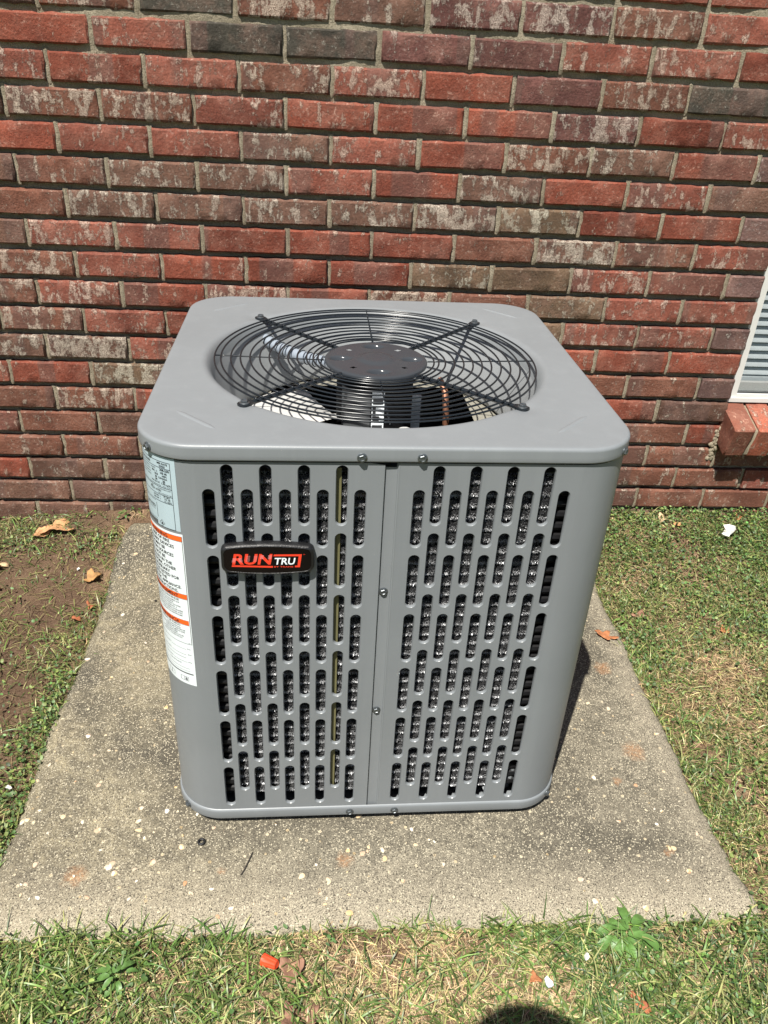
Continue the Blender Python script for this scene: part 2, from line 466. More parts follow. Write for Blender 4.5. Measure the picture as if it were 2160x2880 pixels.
for r, (u0, keys) in ROWS.items():
    z = Z_ROW0 - r * H_B
    for i, k in enumerate(keys):
        u = u0 + i
        if k == ' ': continue
        xr = u * L_B + .094
        if r <= 11 and xr > 1.70: continue
        if r in (12, 13) and xr > 1.70: continue
        if r == 13 and abs(u - 7.5) < .1:
            put_brick(u, r, k, full[int(rng.integers(9))]); continue
        put_brick(u, r, k, full[int(rng.integers(9))])
    # closer at the window jamb
    if r <= 13 and (u0 * 2) % 2 != 0:
        x = 7.5 * L_B + .094 + .0105 + .04525
        put_brick(0, r, 'H' if r <= 11 else 'R', half[int(rng.integers(3))], x=x)
    for i in range(-1, len(keys) + 1):
        heads.append(((u0 + i + .5) * L_B, r))
# the wall beyond the frame
rest = MB()
def rest_brick(x, z, L=.188):
    rest.box(x - L / 2, x + L / 2, rng.normal(0, .0008), .07, z - .0286, z + .0286)
for r in range(-22, 19):
    z = Z_ROW0 - r * H_B
    st = 0.0 if r % 2 == 0 else -.5
    for i in range(-8, 20):
        u = st + i; x = u * L_B
        if r in ROWS:
            a0 = ROWS[r][0]; a1 = a0 + len(ROWS[r][1]) - 1
            if a0 - .1 <= u <= a1 + .1: continue
        if x + .09 > JAMB_X and z > .44 and z < WIN_TOP and x - .09 < 2.62: continue
        rest_brick(x, z)
o = rest.build("bricks_beyond_view", M_BRICK, wall, smooth=False)
o.location = -W0; o.color = (.22, .07, .05, .4); tag(o, kind='stuff')

# bed mortar: a rough sheet behind the brick faces
def mortar_sheet():
    x0, x1, z0, z1, st = -.62, 2.35, 0.0, 1.50, .006
    nx = int((x1 - x0) / st); nz = int((z1 - z0) / st)
    X, Z = np.meshgrid(np.linspace(x0, x1, nx + 1), np.linspace(z0, z1, nz + 1), indexing='ij')
    P = np.column_stack([X.ravel(), Z.ravel()])
    up = np.clip((P[:, 1] - 0.98) / .28, 0, 1)
    dep = .0175 * (1 - up) + .0060 * up + .0038 * vnoise(P, 9, 3) + .0014 * vnoise(P, 90, 5, 2)
    V = np.column_stack([P[:, 0], np.clip(dep, .0015, .024), P[:, 1]])
    I = np.arange((nx + 1) * (nz + 1)).reshape(nx + 1, nz + 1)
    F = np.column_stack([I[:-1, :-1].ravel(), I[1:, :-1].ravel(), I[1:, 1:].ravel(), I[:-1, 1:].ravel()])
    # leave the window opening free
    cx = V[F[:, 0], 0]; cz = V[F[:, 0], 2]
    F = F[~((cx > JAMB_X) & (cz > .425))]
    return mesh_np("mortar", V, F, True)
mo = link("mortar", mortar_sheet(), wall, M_MORTAR, -W0)
tag(mo, kind='stuff')
b = MB(); b.box(-2.2, -.63, .012, .02, -.1, 2.75); b.box(-.63, JAMB_X, .009, .02, 1.506, 2.75); b.box(JAMB_X, 2.62, .009, .02, WIN_TOP, 2.75); b.box(2.62, 4.2, .009, .02, -.1, 2.75); b.box(2.352, 2.62, .009, .02, -.1, .44)
o = b.build("mortar_backing", M_MORTAR, wall, smooth=False); o.location = -W0; tag(o, kind='stuff')
hj = MB()
for (x, r) in heads:
    z = Z_ROW0 - r * H_B
    if x > JAMB_X - .02 and r <= 13: continue
    n = 7; V = []; F = []
    d0 = .0060 + rng.normal(0, .0015)
    w = .0064
    for k in range(n + 1):
        zz = z + .031 - .064 * k / n
        ww = w * (1 if k < n else .6)
        for s_, yy in ((-1, .004), (-.3, 0), (.35, 0.0005), (1, .004)):
            V.append((x + s_ * ww + rng.normal(0, .0003), max(.0008, d0 + yy * .5 + rng.normal(0, .0006) + (.002 if k == n else 0)), zz))
    for k in range(n):
        for j in range(3): F.append((k * 4 + j, k * 4 + j + 1, (k + 1) * 4 + j + 1, (k + 1) * 4 + j))
    hj.add(V, F)
o = hj.build("mortar_joint", M_MORTAR, wall, smooth=True, angle=None); o.location = -W0; tag(o, kind='stuff')

# mortar smear at the sill's corner
sm = MB()
for k in range(34):
    cx = 1.667 + rng.normal(0, .004); cz = .372 - .095 * k / 34 + rng.normal(0, .003); cy = .004 - .003 * rng.random(); rr = .0045 + .0035 * rng.random()
    bmv = []
    for a in range(5):
        for c in range(8):
            th = PI * a / 4; ph = 2 * PI * c / 8; q = rr * (1 + .12 * rng.normal())
            bmv.append((cx + q * math.sin(th) * math.cos(ph), cy + q * math.sin(th) * math.sin(ph), cz + q * math.cos(th) * 1.2))
    F = [(a * 8 + c, a * 8 + (c + 1) % 8, (a + 1) * 8 + (c + 1) % 8, (a + 1) * 8 + c) for a in range(4) for c in range(8)]
    sm.add(bmv, F)
o = sm.build("mortar_lump", M_MORTAR, wall, smooth=True, angle=None); o.location = -W0; tag(o, kind='stuff')

# rowlock sill bricks
SL = math.radians(17.8)
def sill_brick(i):
    me = brick_mesh("sill_brick", .057, .094, .165, seed=70 + i % 4, nx=5, nz=7)
    o = bpy.data.objects.new("sill_brick", me); COL.objects.link(o); o.parent = wall
    x = 1.7005 + i * .0675
    # box frame: front face origin; top front edge at y=-.08, z=.407
    h = .047
    cy = -.080 + math.sin(SL) * h; cz = .407 - math.cos(SL) * h
    o.location = Vector((x, cy, cz)) - W0
    o.rotation_euler = (SL, 0, rng.normal(0, .006))
    c = [(.40, .115, .058), (.37, .11, .065), (.38, .105, .058)][i % 3]
    o.color = (*c, .12 + .1 * (i % 2))
for i in range(14): sill_brick(i)
sj = MB()
for i in range(13):
    x = 1.7005 + (i + .5) * .0675
    y0, z0 = -.072, .403
    V = []; n = 12
    for k in range(n + 1):
        t_ = k / n; yy = y0 + .150 * t_ * math.cos(SL); zz = z0 + .150 * t_ * math.sin(SL)
        V += [(x - .0062, yy, zz + rng.normal(0, .0005) - .001), (x + .0062, yy, zz + rng.normal(0, .0005) - .001)]
    V += [(x - .0062, y0 + .022, z0 - .080), (x + .0062, y0 + .022, z0 - .080)]
    F = [(2 * k, 2 * k + 1, 2 * k + 3, 2 * k + 2) for k in range(n)] + [(0, 2 * n + 2, 2 * n + 3, 1)]
    sj.add(V, F)
o = sj.build("sill_mortar", M_MORTAR, wall, smooth=True, angle=None); o.location = -W0; tag(o, kind='stuff')

# ------------------------------------------------------------------ window
win = empty("window", (2.13, .03, .44))
tag(win, "white framed window with drawn horizontal blinds above the brick sill", "window")
WO = Vector((2.13, .03, .44))
def wbox(name, mat, *a, bevel=True):
    m = MB(); m.box(*a); o = m.build(name, mat, win, smooth=False); o.location = -WO; return o
X1 = 2.60
wbox("frame", M_VINYL, 1.668, 1.7072, .030, .075, .452, WIN_TOP)
wbox("frame", M_VINYL, X1, X1 + .03, .030, .075, .452, WIN_TOP)
wbox("frame", M_VINYL, 1.7074, X1, .032, .077, .446, .4655)
wbox("frame", M_VINYL, 1.7074, X1, .032, .077, WIN_TOP - .03, WIN_TOP)
wbox("frame_lip", M_VINYL, 1.668, X1 + .03, .022, .0298, .446, .4575)
wbox("glazing_seal", M_INK, 1.7074, 1.7096, .040, .046, .4657, WIN_TOP - .03)
wbox("glazing_seal", M_INK, 1.7098, X1, .040, .046, .4657, .4680)
wbox("bottom_rail", M_VINYL, 1.712, X1 - .002, .052, .066, .4685, .492)
g = NT("window_glass", .06, 0, (.75, .8, .82)); g.b.inputs['Transmission Weight'].default_value = .0
g.b.inputs['Alpha'].default_value = .22; g.b.inputs['Base Color'].default_value = (.10, .13, .14, 1)
wbox("glass_pane", g.m, 1.7098, X1 - .001, .048, .0505, .4682, WIN_TOP - .031)
k = 0; z = .512
slat_me = None
while z < WIN_TOP - .06:
    if slat_me is None:
        m = MB(); V = []; n = 5
        for j in range(n + 1):
            a = -1 + 2 * j / n
            V += [(1.716 - 2.13, -.0016 * (1 - a * a), .0098 * a), (X1 - .004 - 2.13, -.0016 * (1 - a * a), .0098 * a)]
        m.add(V, [(2 * j, 2 * j + 1, 2 * j + 3, 2 * j + 2) for j in range(n)])
        slat_me = m.mesh("blind_slat"); slat_me.materials.append(M_BLIND)
    s = link("blind_slat", slat_me, win); s.location = Vector((2.13, .088, z)) - WO; s.rotation_euler = (math.radians(-38), 0, 0)
    z += .0229
wbox("blind_rail", M_BLIND, 1.716, X1 - .004, .078, .098, .4780, .4985)
wbox("room_backing", M_INSIDE, 1.70, X1, .16, .17, .44, WIN_TOP)

# ------------------------------------------------------------------ ground and slab
PADX0, PADX1, PADY0, PADY1 = .045, 1.315, -1.175, -.045
def pad_top(x, y):
    t = np.clip((y + .36) / .31, 0, 1)
    return .026 + .052 * t * t * (3 - 2 * t)
def ground_h(x, y):
    """soil height"""
    x = np.asarray(x, float); y = np.asarray(y, float)
    rise = np.clip((y + .38) / .38, 0, 1) ** 1.5
    near = np.where(x < .5, .035 + .06 * np.clip((x + .45) / .5, 0, 1), .105)
    P = np.column_stack([x.ravel(), y.ravel()])
    nz = (.006 * vnoise(P, 7, 11, 3) + .0035 * vnoise(P, 40, 13, 3)).reshape(x.shape)
    h = .004 + rise * near + nz
    # a little lower along the slab in front
    return h
def make_ground():
    # three nested grids, one sheet: fine near the camera, coarse to the horizon
    xs = np.concatenate([[-70, -30, -12, -6, -3, -1.6, -1.0], np.arange(-.7, 2.3, .011), [2.6, 3.2, 4.5, 8, 16, 35, 75]])
    ys = np.concatenate([[-80, -40, -18, -9, -5, -3.2, -2.4, -2.0], np.arange(-1.75, .06, .011), [.1, .3, .6]])
    X, Y = np.meshgrid(xs, ys, indexing='ij')
    Zg = ground_h(X, Y)
    inpad = (X > PADX0 + .03) & (X < PADX1 - .03) & (Y > PADY0 + .03) & (Y < PADY1)
    Zg = np.where(inpad, -.06, Zg)
    V = np.column_stack([X.ravel(), Y.ravel(), Zg.ravel()])
    I = np.arange(X.size).reshape(X.shape)
    F = np.column_stack([I[:-1, :-1].ravel(), I[1:, :-1].ravel(), I[1:, 1:].ravel(), I[:-1, 1:].ravel()])
    return mesh_np("ground", V, F, True)
gr = link("ground", make_ground(), None, M_SOIL)
tag(gr, "brown clay soil and sand of the yard around the slab", kind='structure')

def edge_wobble(t, seed, amp=.006):
    P = np.column_stack([np.asarray(t, float).ravel(), np.full(np.size(t), seed * 3.3)])
    return amp * vnoise(P, 5, seed, 3).reshape(np.shape(t))
def make_slab():
    nx, ny = 150, 140
    s = np.linspace(0, 1, nx + 1); t = np.linspace(0, 1, ny + 1)
    S, T = np.meshgrid(s, t, indexing='ij')
    X = PADX0 + (PADX1 - PADX0) * S; Y = PADY0 + (PADY1 - PADY0) * T
    # wobbling outline, broken right front corner
    X = X + edge_wobble(Y, 21, .009) * (1 - S) + edge_wobble(Y, 22, .011) * S + (edge_wobble(Y * 5, 25, .003) * ((S < .01) | (S > .99)))
    Y = Y + edge_wobble(X, 23, .010) * (1 - T) + edge_wobble(X * 5, 26, .003) * (T < .01)
    X = X + .02 * np.exp(-((Y + 1.15) / .05) ** 2) * S
    Z = pad_top(X, Y)
    dx = np.minimum(X - X[0:1, :], X[-1:, :] - X); dy = Y - Y[:, 0:1]
    d = np.minimum(dx, dy)
    d2 = np.minimum(dx, dy * .55)
    Z = Z - .016 * np.clip(1 - d2 / .035, 0, 1) ** 2
    P = np.column_stack([X.ravel(), Y.ravel()])
    Z = Z + (.0008 * vnoise(P, 30, 5, 3)).reshape(Z.shape) + (.0015 * vnoise(P, 4, 9, 2)).reshape(Z.shape)
    V = np.column_stack([X.ravel(), Y.ravel(), Z.ravel()])
    I = np.arange(X.size).reshape(X.shape)
    F = np.column_stack([I[:-1, :-1].ravel(), I[1:, :-1].ravel(), I[1:, 1:].ravel(), I[:-1, 1:].ravel()])
    loop = np.concatenate([I[:, 0], I[-1, 1:], I[-2::-1, -1], I[0, -2:0:-1]])
    B = V[loop].copy(); B[:, 2] = -.07
    n0 = len(V); V = np.vstack([V, B]); n = len(loop)
    a = np.arange(n); b_ = (a + 1) % n
    F2 = np.column_stack([loop[b_], loop[a], n0 + a, n0 + b_])
    return mesh_np("concrete_slab", V, [F, F2], True)
slab = link("concrete_slab", make_slab(), None, M_CONC)
tag(slab, "worn concrete slab with exposed aggregate under the air conditioner", "slab")

# ------------------------------------------------------------------ air conditioner
YAW = 0.017566
UO = Vector((0.43070, -0.98177, 0))
CU, CV = .25, .3465
def U(u, v, z=0.):
    return Vector((UO.x + u * math.cos(YAW) - v * math.sin(YAW), UO.y + u * math.sin(YAW) + v * math.cos(YAW), z))
ac = empty("air_conditioner", U(CU, CV, .026), (0, 0, YAW))
tag(ac, "grey louvered outdoor air conditioner with black fan grille on the concrete slab", "air conditioner")
A0 = Vector((-CU, -CV, -.026))                     # unit coordinates (u, v, world z) to the Empty's frame
def part(mb, name, mat, parent=ac, smooth=True, angle=35):
    o = mb.build(name, mat, parent, smooth, angle)
    if parent is ac: o.location = A0
    return o
ZT, ZCB = .7802, .7575
BU0, BU1, BV0, BV1, RB = -.0965, .5965, 0., .693, .08
s_, G_, PT, LN, OFF, Z0 = .0258515, .2885625, .1082916, .0937042, .0375058, .7496499

def rrect(u0, u1, v0, v1, R, n=12, seg=1):
    """closed outline, starting at front-left straight, counter-clockwise"""
    pts = []
    for (cu, cv, a0) in ((u1 - R, v0 + R, -PI / 2), (u1 - R, v1 - R, 0), (u0 + R, v1 - R, PI / 2), (u0 + R, v0 + R, PI)):
        for k in range(n + 1):
            a = a0 + PI / 2 * k / n
            pts.append((cu + R * math.cos(a), cv + R * math.sin(a)))
    return pts

# louvered sheet: strips of cells with stadium holes; every hole has a turned-in lip
NS = 8
def stadium(cx, zt, zb, w):
    """outline points, counter-clockwise, starting at right side bottom"""
    r = w / 2; pts = []
    for k in range(NS + 1):
        a = PI * k / NS; pts.append((cx + r * math.cos(a), zt - r + r * math.sin(a)))
    for k in range(NS + 1):
        a = PI + PI * k / NS; pts.append((cx + r * math.cos(a), zb + r + r * math.sin(a)))
    return pts
def cell(mb, lip, mapf, cx, x0, x1, zt, zb, ct, cb):
    """one cell x0..x1, cb..ct with a stadium zb..zt; mapf(x, z, depth) gives the 3D point"""
    w = .0176
    out = stadium(cx, zt, zb, w)
    m = len(out)
    rect = []
    for (x, z) in out:
        # project outwards on the rectangle
        if z > zt - w / 2 - 1e-6:
            a = math.atan2(abs(z - (zt - w / 2)), x - cx)
            if a < PI / 4: rect.append((x1, zt - w / 2 + (ct - zt + w / 2) * a / (PI / 4)))
            elif a > 3 * PI / 4: rect.append((x0, zt - w / 2 + (ct - zt + w / 2) * (PI - a) / (PI / 4)))
            else: rect.append((x1 + (x0 - x1) * (a - PI / 4) / (PI / 2), ct))
        else:
            a = math.atan2(abs(z - (zb + w / 2)), x - cx)
            if a < PI / 4: rect.append((x1, zb + w / 2 - (zb + w / 2 - cb) * a / (PI / 4)))
            elif a > 3 * PI / 4: rect.append((x0, zb + w / 2 - (zb + w / 2 - cb) * (PI - a) / (PI / 4)))
            else: rect.append((x1 + (x0 - x1) * (a - PI / 4) / (PI / 2), cb))
    V = [mapf(x, z, 0) for x, z in out] + [mapf(x, z, 0) for x, z in rect]
    F = [(k, (k + 1) % m, m + (k + 1) % m, m + k) for k in range(m)]
    mb.add(V, F)
    # lip: quarter roll inwards
    if isinstance(lip, list): lip.append((cx, zb)); return
    rings = []
    for (off, dep) in ((0, 0), (.0004, .0006), (.0010, .0017), (.0013, .0032), (.0014, .0052)):
        rings.append([mapf(x, z, dep) for x, z in stadium(cx, zt - off, zb + off, w - 2 * off)])
    V = [p for r_ in rings for p in r_]
    F = [(i * m + k, i * m + (k + 1) % m, (i + 1) * m + (k + 1) % m, (i + 1) * m + k) for i in range(len(rings) - 1) for k in range(m)]
    lip.add(V, F)
def column(mb, lip, mapf, cx, odd, ztop, zbot):
    x0, x1 = cx - s_ / 2, cx + s_ / 2
    off = 0 if odd else OFF
    tops = [Z0 + .0014 - off - k * PT for k in range(6)]
    bots = [t - LN - .0028 for t in tops]
    for k in range(6):
        ct = ztop if k == 0 else (bots[k - 1] + tops[k]) / 2
        cb = zbot if k == 5 else (bots[k] + tops[k + 1]) / 2
        cell(mb, lip, mapf, cx, x0, x1, tops[k], bots[k], ct, cb)
def quadstrip(mb, mapf, xs, zs):
    V = [mapf(x, z, 0) for z in zs for x in xs]; n = len(xs)
    mb.add(V, [(j * n + i, j * n + i + 1, (j + 1) * n + i + 1, (j + 1) * n + i) for j in range(len(zs) - 1) for i in range(n - 1)])
ZPT, ZPB = .7548, .058
mf = lambda u, z, d: (u, BV0 + d, z)                      # front
ml = lambda v, z, d: (BU0 + d, v, z)                      # left
mr = lambda v, z, d: (BU1 - d, v, z)                      # right
def arc(mb, cu, cv, a0, a1, n=14):
    V = []
    for k in range(n + 1):
        a = a0 + (a1 - a0) * k / n
        V += [(cu + RB * math.cos(a), cv + RB * math.sin(a), ZPB), (cu + RB * math.cos(a), cv + RB * math.sin(a), ZPT)]
    mb.add(V, [(2 * k, 2 * k + 2, 2 * k + 3, 2 * k + 1) for k in range(n)])
def side_cols(mb, lip, mp):
    n = 20; st = (CV * 2 - (n - 1) * s_) / 2
    quadstrip(mb, mp, [RB, st - s_ / 2], [ZPB, ZPT])
    for i in range(n): column(mb, lip, mp, st + i * s_, i % 2 == 1, ZPT, ZPB)
    quadstrip(mb, mp, [st + (n - 1) * s_ + s_ / 2, BV1 - RB], [ZPB, ZPT])
left = MB(); lipL = []; sideL = MB()
quadstrip(left, mf, [BU0 + RB, -s_ / 2], [ZPB, ZPT])
for i in range(9): column(left, lipL, mf, i * s_, i % 2 == 1, ZPT, ZPB)
# right margin of the left sheet, lifting a little under the cap at the seam
left.add([(8.5 * s_, 0, ZPB), (.2385, 0, ZPB), (.2385, 0, .7520), (8.5 * s_, 0, .7548)], [(0, 1, 2, 3)])
left.add([(.2385, 0, ZPB), (.2392, .0006, ZPB), (.2392, .0042, ZPB), (.2385, 0, .7520), (.2392, .0006, .7520), (.2392, .0042, .7520)], [(0, 1, 4, 3), (1, 2, 5, 4)])
arc(left, BU0 + RB, BV0 + RB, -PI / 2, -PI)
side_cols(left, sideL, ml)
arc(left, BU0 + RB, BV1 - RB, PI, PI / 2)
po = part(left, "louvered_panel", M_PAINT)
def front_lips(spots, side, panel):
    global LIPME
    if LIPME is None:
        q = MB(); dummy = MB(); cell(dummy, q, lambda x, z, d: (x, d, z), 0, -s_ / 2, s_ / 2, LN + .0028, 0, .1, -.01)
        LIPME = q.mesh("slot_lip", True, None); LIPME.materials.append(M_LIP)
    for (cx, zb) in spots:
        o = link("slot_lip", LIPME, panel); o.location = (cx, 0, zb)
    o = side.build("side_slot_lips", M_LIP, panel, True, None); tag(o, kind='stuff')
LIPME = None
front_lips(lipL, sideL, po)
right = MB(); lipR = []; sideR = MB()
quadstrip(right, mf, [G_ - s_ / 2 - .0165, G_ - s_ / 2], [ZPB, ZPT])
x0 = G_ - s_ / 2 - .0165
V = []
for (x, y) in ((.2402, .0040), (.2548, .0036), (.2562, .0030), (.2572, .0004), (.2584, -.0003), (.2600, 0), (x0, 0)):
    V += [(x, y, ZPB), (x, y, .7470 if x < .2560 else ZPT)]
right.add(V, [(2 * k, 2 * k + 2, 2 * k + 3, 2 * k + 1) for k in range(6)])
for i in range(9): column(right, lipR, mf, G_ + i * s_, i % 2 == 1, ZPT, ZPB)
quadstrip(right, mf, [G_ + 8.5 * s_, BU1 - RB], [ZPB, ZPT])
arc(right, BU1 - RB, BV0 + RB, -PI / 2, 0)
side_cols(right, sideR, mr)
arc(right, BU1 - RB, BV1 - RB, 0, PI / 2)
quadstrip(right, lambda u, z, d: (u, BV1, z), [BU0 + RB, BU1 - RB], [ZPB, ZPT])
po2 = part(right, "louvered_panel", M_PAINT)
front_lips(lipR, sideR, po2)

# base pan rim
base = MB()
prof = [(0.0002, .0660), (.0018, .0652), (.0030, .0632), (.0034, .0610), (.0034, .0470), (.0028, .0450), (-.004, .0448), (-.02, .0460)]
outs = []
for off, z in prof:
    outs.append([(u, v, z) for u, v in rrect(BU0 - off, BU1 + off, BV0 - off, BV1 + off, RB + off, 14)])
n = len(outs[0])
base.add([p for r_ in outs for p in r_], [(i * n + k, i * n + (k + 1) % n, (i + 1) * n + (k + 1) % n, (i + 1) * n + k) for i in range(len(outs) - 1) for k in range(n)])
base.add(outs[-1], [tuple(range(n))])
part(base, "base_pan", M_PAINT)
for (u, v) in ((.03, .06), (.47, .06), (.03, .63), (.47, .63)):
    ft = MB(); ft.lathe([(.001, .0262), (.028, .0262), (.03, .030), (.03, .0455), (.001, .0455)], 20, (u, v, 0))
    part(ft, "base_foot", M_BLACKP)

# top cap
cap = MB()
R_H = .2925; FU, FV = .249, .3465
NA = 360; ang = [2 * PI * k / NA for k in range(NA)]
CO = .0035; RC = RB + CO
def sq_radius(a, off=0.):
    hx = (BU1 - BU0) / 2 + CO - off; R = RC - off; c, s = math.cos(a), math.sin(a)
    lo_, hi_ = .1, .6
    for _ in range(40):
        m = (lo_ + hi_) / 2; x, y = abs(m * c), abs(m * s)
        qx, qy = x - (hx - R), y - (hx - R)
        inside = (qx <= 0 and y <= hx) or (qy <= 0 and x <= hx) or (qx > 0 and qy > 0 and qx * qx + qy * qy <= R * R)
        if inside: lo_ = m
        else: hi_ = m
    return lo_
RE = .0055
rsq = [sq_radius(a, RE) for a in ang]
rsq0 = [sq_radius(a, 0) for a in ang]
ccx, ccy = CU, CV
BOLTS = [(FU + .2935 * math.cos(a), FV + .2935 * math.sin(a)) for a in [math.radians(d) for d in (45, 135, 225, 315)]]
def capz(u, v):
    z = ZT
    for (bu, bv) in BOLTS:
        d2 = (u - bu) ** 2 + (v - bv) ** 2
        z -= .0042 * math.exp(-d2 / (2 * .0125 ** 2))
    return z
rings = []
# orifice: inside, going up and over the rolled lip
orf = [(.246, .652), (.2440, .654), (.2435, .658), (.2480, .680), (.2620, .725), (.2725, .752), (.2775, .7685), (.2825, .7765), (.2880, .7797)]
ofr = [[(FU + r * math.cos(a), FV + r * math.sin(a), z) for a in ang] for r, z in orf[:6]]
om = MB(); om.add([p for r_ in ofr for p in r_], [(i * NA + k, i * NA + (k + 1) % NA, (i + 1) * NA + (k + 1) % NA, (i + 1) * NA + k) for i in range(5) for k in range(NA)])
part(om, "fan_orifice", plain("lightened_grey_sheet", (.27, .285, .295), .5, .1, var=.05, scale=25), angle=60)  # casing grey made lighter: the brightness of the sunlit wall is in the colour
for r, z in orf[5:]: rings.append([(FU + r * math.cos(a), FV + r * math.sin(a), z - (ZT - capz(FU + r * math.cos(a), FV + r * math.sin(a))) * max(0, min(1, (z - .755) / .02))) for a in ang])
NR = 16
for j in range(NR + 1):
    t = j / NR; tt = t ** 1.15
    ring = []
    for a, rs in zip(ang, rsq):
        p0 = (FU + R_H * math.cos(a), FV + R_H * math.sin(a)); p1 = (ccx + rs * math.cos(a), ccy + rs * math.sin(a))
        u = p0[0] + (p1[0] - p0[0]) * tt; v = p0[1] + (p1[1] - p0[1]) * tt
        ring.append((u, v, capz(u, v)))
    rings.append(ring)
for k in range(1, 7):
    b = PI / 2 * k / 6
    ring = []
    for a, r0, r1 in zip(ang, rsq, rsq0):
        r = r0 + (r1 - r0) * math.sin(b); z = ZT - RE * (1 - math.cos(b))
        ring.append((ccx + r * math.cos(a), ccy + r * math.sin(a), z))
    rings.append(ring)
for (off, z) in ((0, .7655), (-.0004, .7600), (.0002, .7580), (.0012, .7574), (.0026, .7578), (.0027, .764)):
    rr_ = [sq_radius(a, off) for a in ang]
    rings.append([(ccx + r * math.cos(a), ccy + r * math.sin(a), z) for a, r in zip(ang, rr_)])
cap.add([p for r_ in rings for p in r_], [(i * NA + k, i * NA + (k + 1) % NA, (i + 1) * NA + (k + 1) % NA, (i + 1) * NA + k) for i in range(len(rings) - 1) for k in range(NA)])
capo = part(cap, "top_cover", M_PAINT, angle=60)
# pressed ribs at the cover's corners
for (a_, b_) in (((-.0521, .1086), (.008, .0493)), ((.4873, .049), (.5481, .110)), ((-.0515, .5909), (.0127, .6477)), ((.4893, .6534), (.552, .5921))):
    m = MB(); P0 = Vector((*a_, 0)); P1 = Vector((*b_, 0)); d = (P1 - P0).normalized(); nrm = Vector((-d.y, d.x, 0)); L = (P1 - P0).length
    V = []; n = 12
    for k in range(n + 1):
        t = k / n; e = max(.0, math.sin(PI * min(1, max(0, t if t < .5 else 1 - t) * 6) / 2))
        c = P0 + d * L * t
        for w_, h_ in ((-.0045, -.0002), (-.0028, .0009), (0, .0013), (.0028, .0009), (.0045, -.0002)):
            p = c + nrm * w_ * max(.25, e); V.append((p.x, p.y, ZT + (h_ * e if h_ > 0 else h_)))
    m.add(V, [(k * 5 + j, k * 5 + j + 1, (k + 1) * 5 + j + 1, (k + 1) * 5 + j) for k in range(n) for j in range(4)])
    o = m.build("pressed_rib", M_PAINT, capo, True, None)

# bolts
def bolt_mesh(name, r=.0052, h=.0042, flange=.0070):
    m = MB()
    m.lathe([(flange, 0), (flange, .0009), (flange * .86, .0016), (r * .98, .0017)], 20)
    V = []; F = []
    for z, q in ((.0015, 1.), (h - .0006, 1.), (h, .88)):
        for k in range(6):
            a = 2 * PI * k / 6 + .3; V.append((r * q * math.cos(a), r * q * math.sin(a), z))
    for i in range(2):
        for k in range(6): F.append((i * 6 + k, i * 6 + (k + 1) % 6, (i + 1) * 6 + (k + 1) % 6, (i + 1) * 6 + k))
    for k in range(6): V.append((r * .62 * math.cos(2 * PI * k / 6 + .3), r * .62 * math.sin(2 * PI * k / 6 + .3), h))
    for k in range(6): F.append((12 + k, 12 + (k + 1) % 6, 18 + (k + 1) % 6, 18 + k))
    for k in range(6): V.append((r * .5 * math.cos(2 * PI * k / 6 + .3), r * .5 * math.sin(2 * PI * k / 6 + .3), h - .0008))
    for k in range(6): F.append((18 + k, 18 + (k + 1) % 6, 24 + (k + 1) % 6, 24 + k))
    F.append(tuple(24 + k for k in range(6)))
    m.add(V, F)
    me = m.mesh(name, True, 30); me.materials.append(M_BOLT); return me
bm_ = bolt_mesh("bolt")
def bolt(u, v, z, nrm):
    o = link("bolt", bm_, ac); o.location = Vector((u, v, z)) + A0
    o.rotation_euler = Vector(nrm).to_track_quat('Z', 'Y').to_euler()
    return o
for u in (.2067, .2884): bolt(u, -CO - .0002, .7645, (0, -1, .06))
for u in (.2090, .2895): bolt(u, -.0036, .0538, (0, -1, 0))
for z in (.5376, .2955): bolt(.2466, .0037, z, (0, -1, 0))
dg = math.radians(225)
def cornerpt(sgn, off, adeg):
    a = math.radians(adeg); cu = BU0 + RB if sgn < 0 else BU1 - RB
    return cu + (RB + off) * math.cos(a), BV0 + RB + (RB + off) * math.sin(a), (math.cos(a), math.sin(a), 0)
for sgn, ad in ((-1, 222), (1, 318)):
    u, v, nn = cornerpt(sgn, CO + .0002, ad); bolt(u, v, .7645, nn)
    u, v, nn = cornerpt(sgn, .0036, ad); bolt(u, v, .0545, nn)

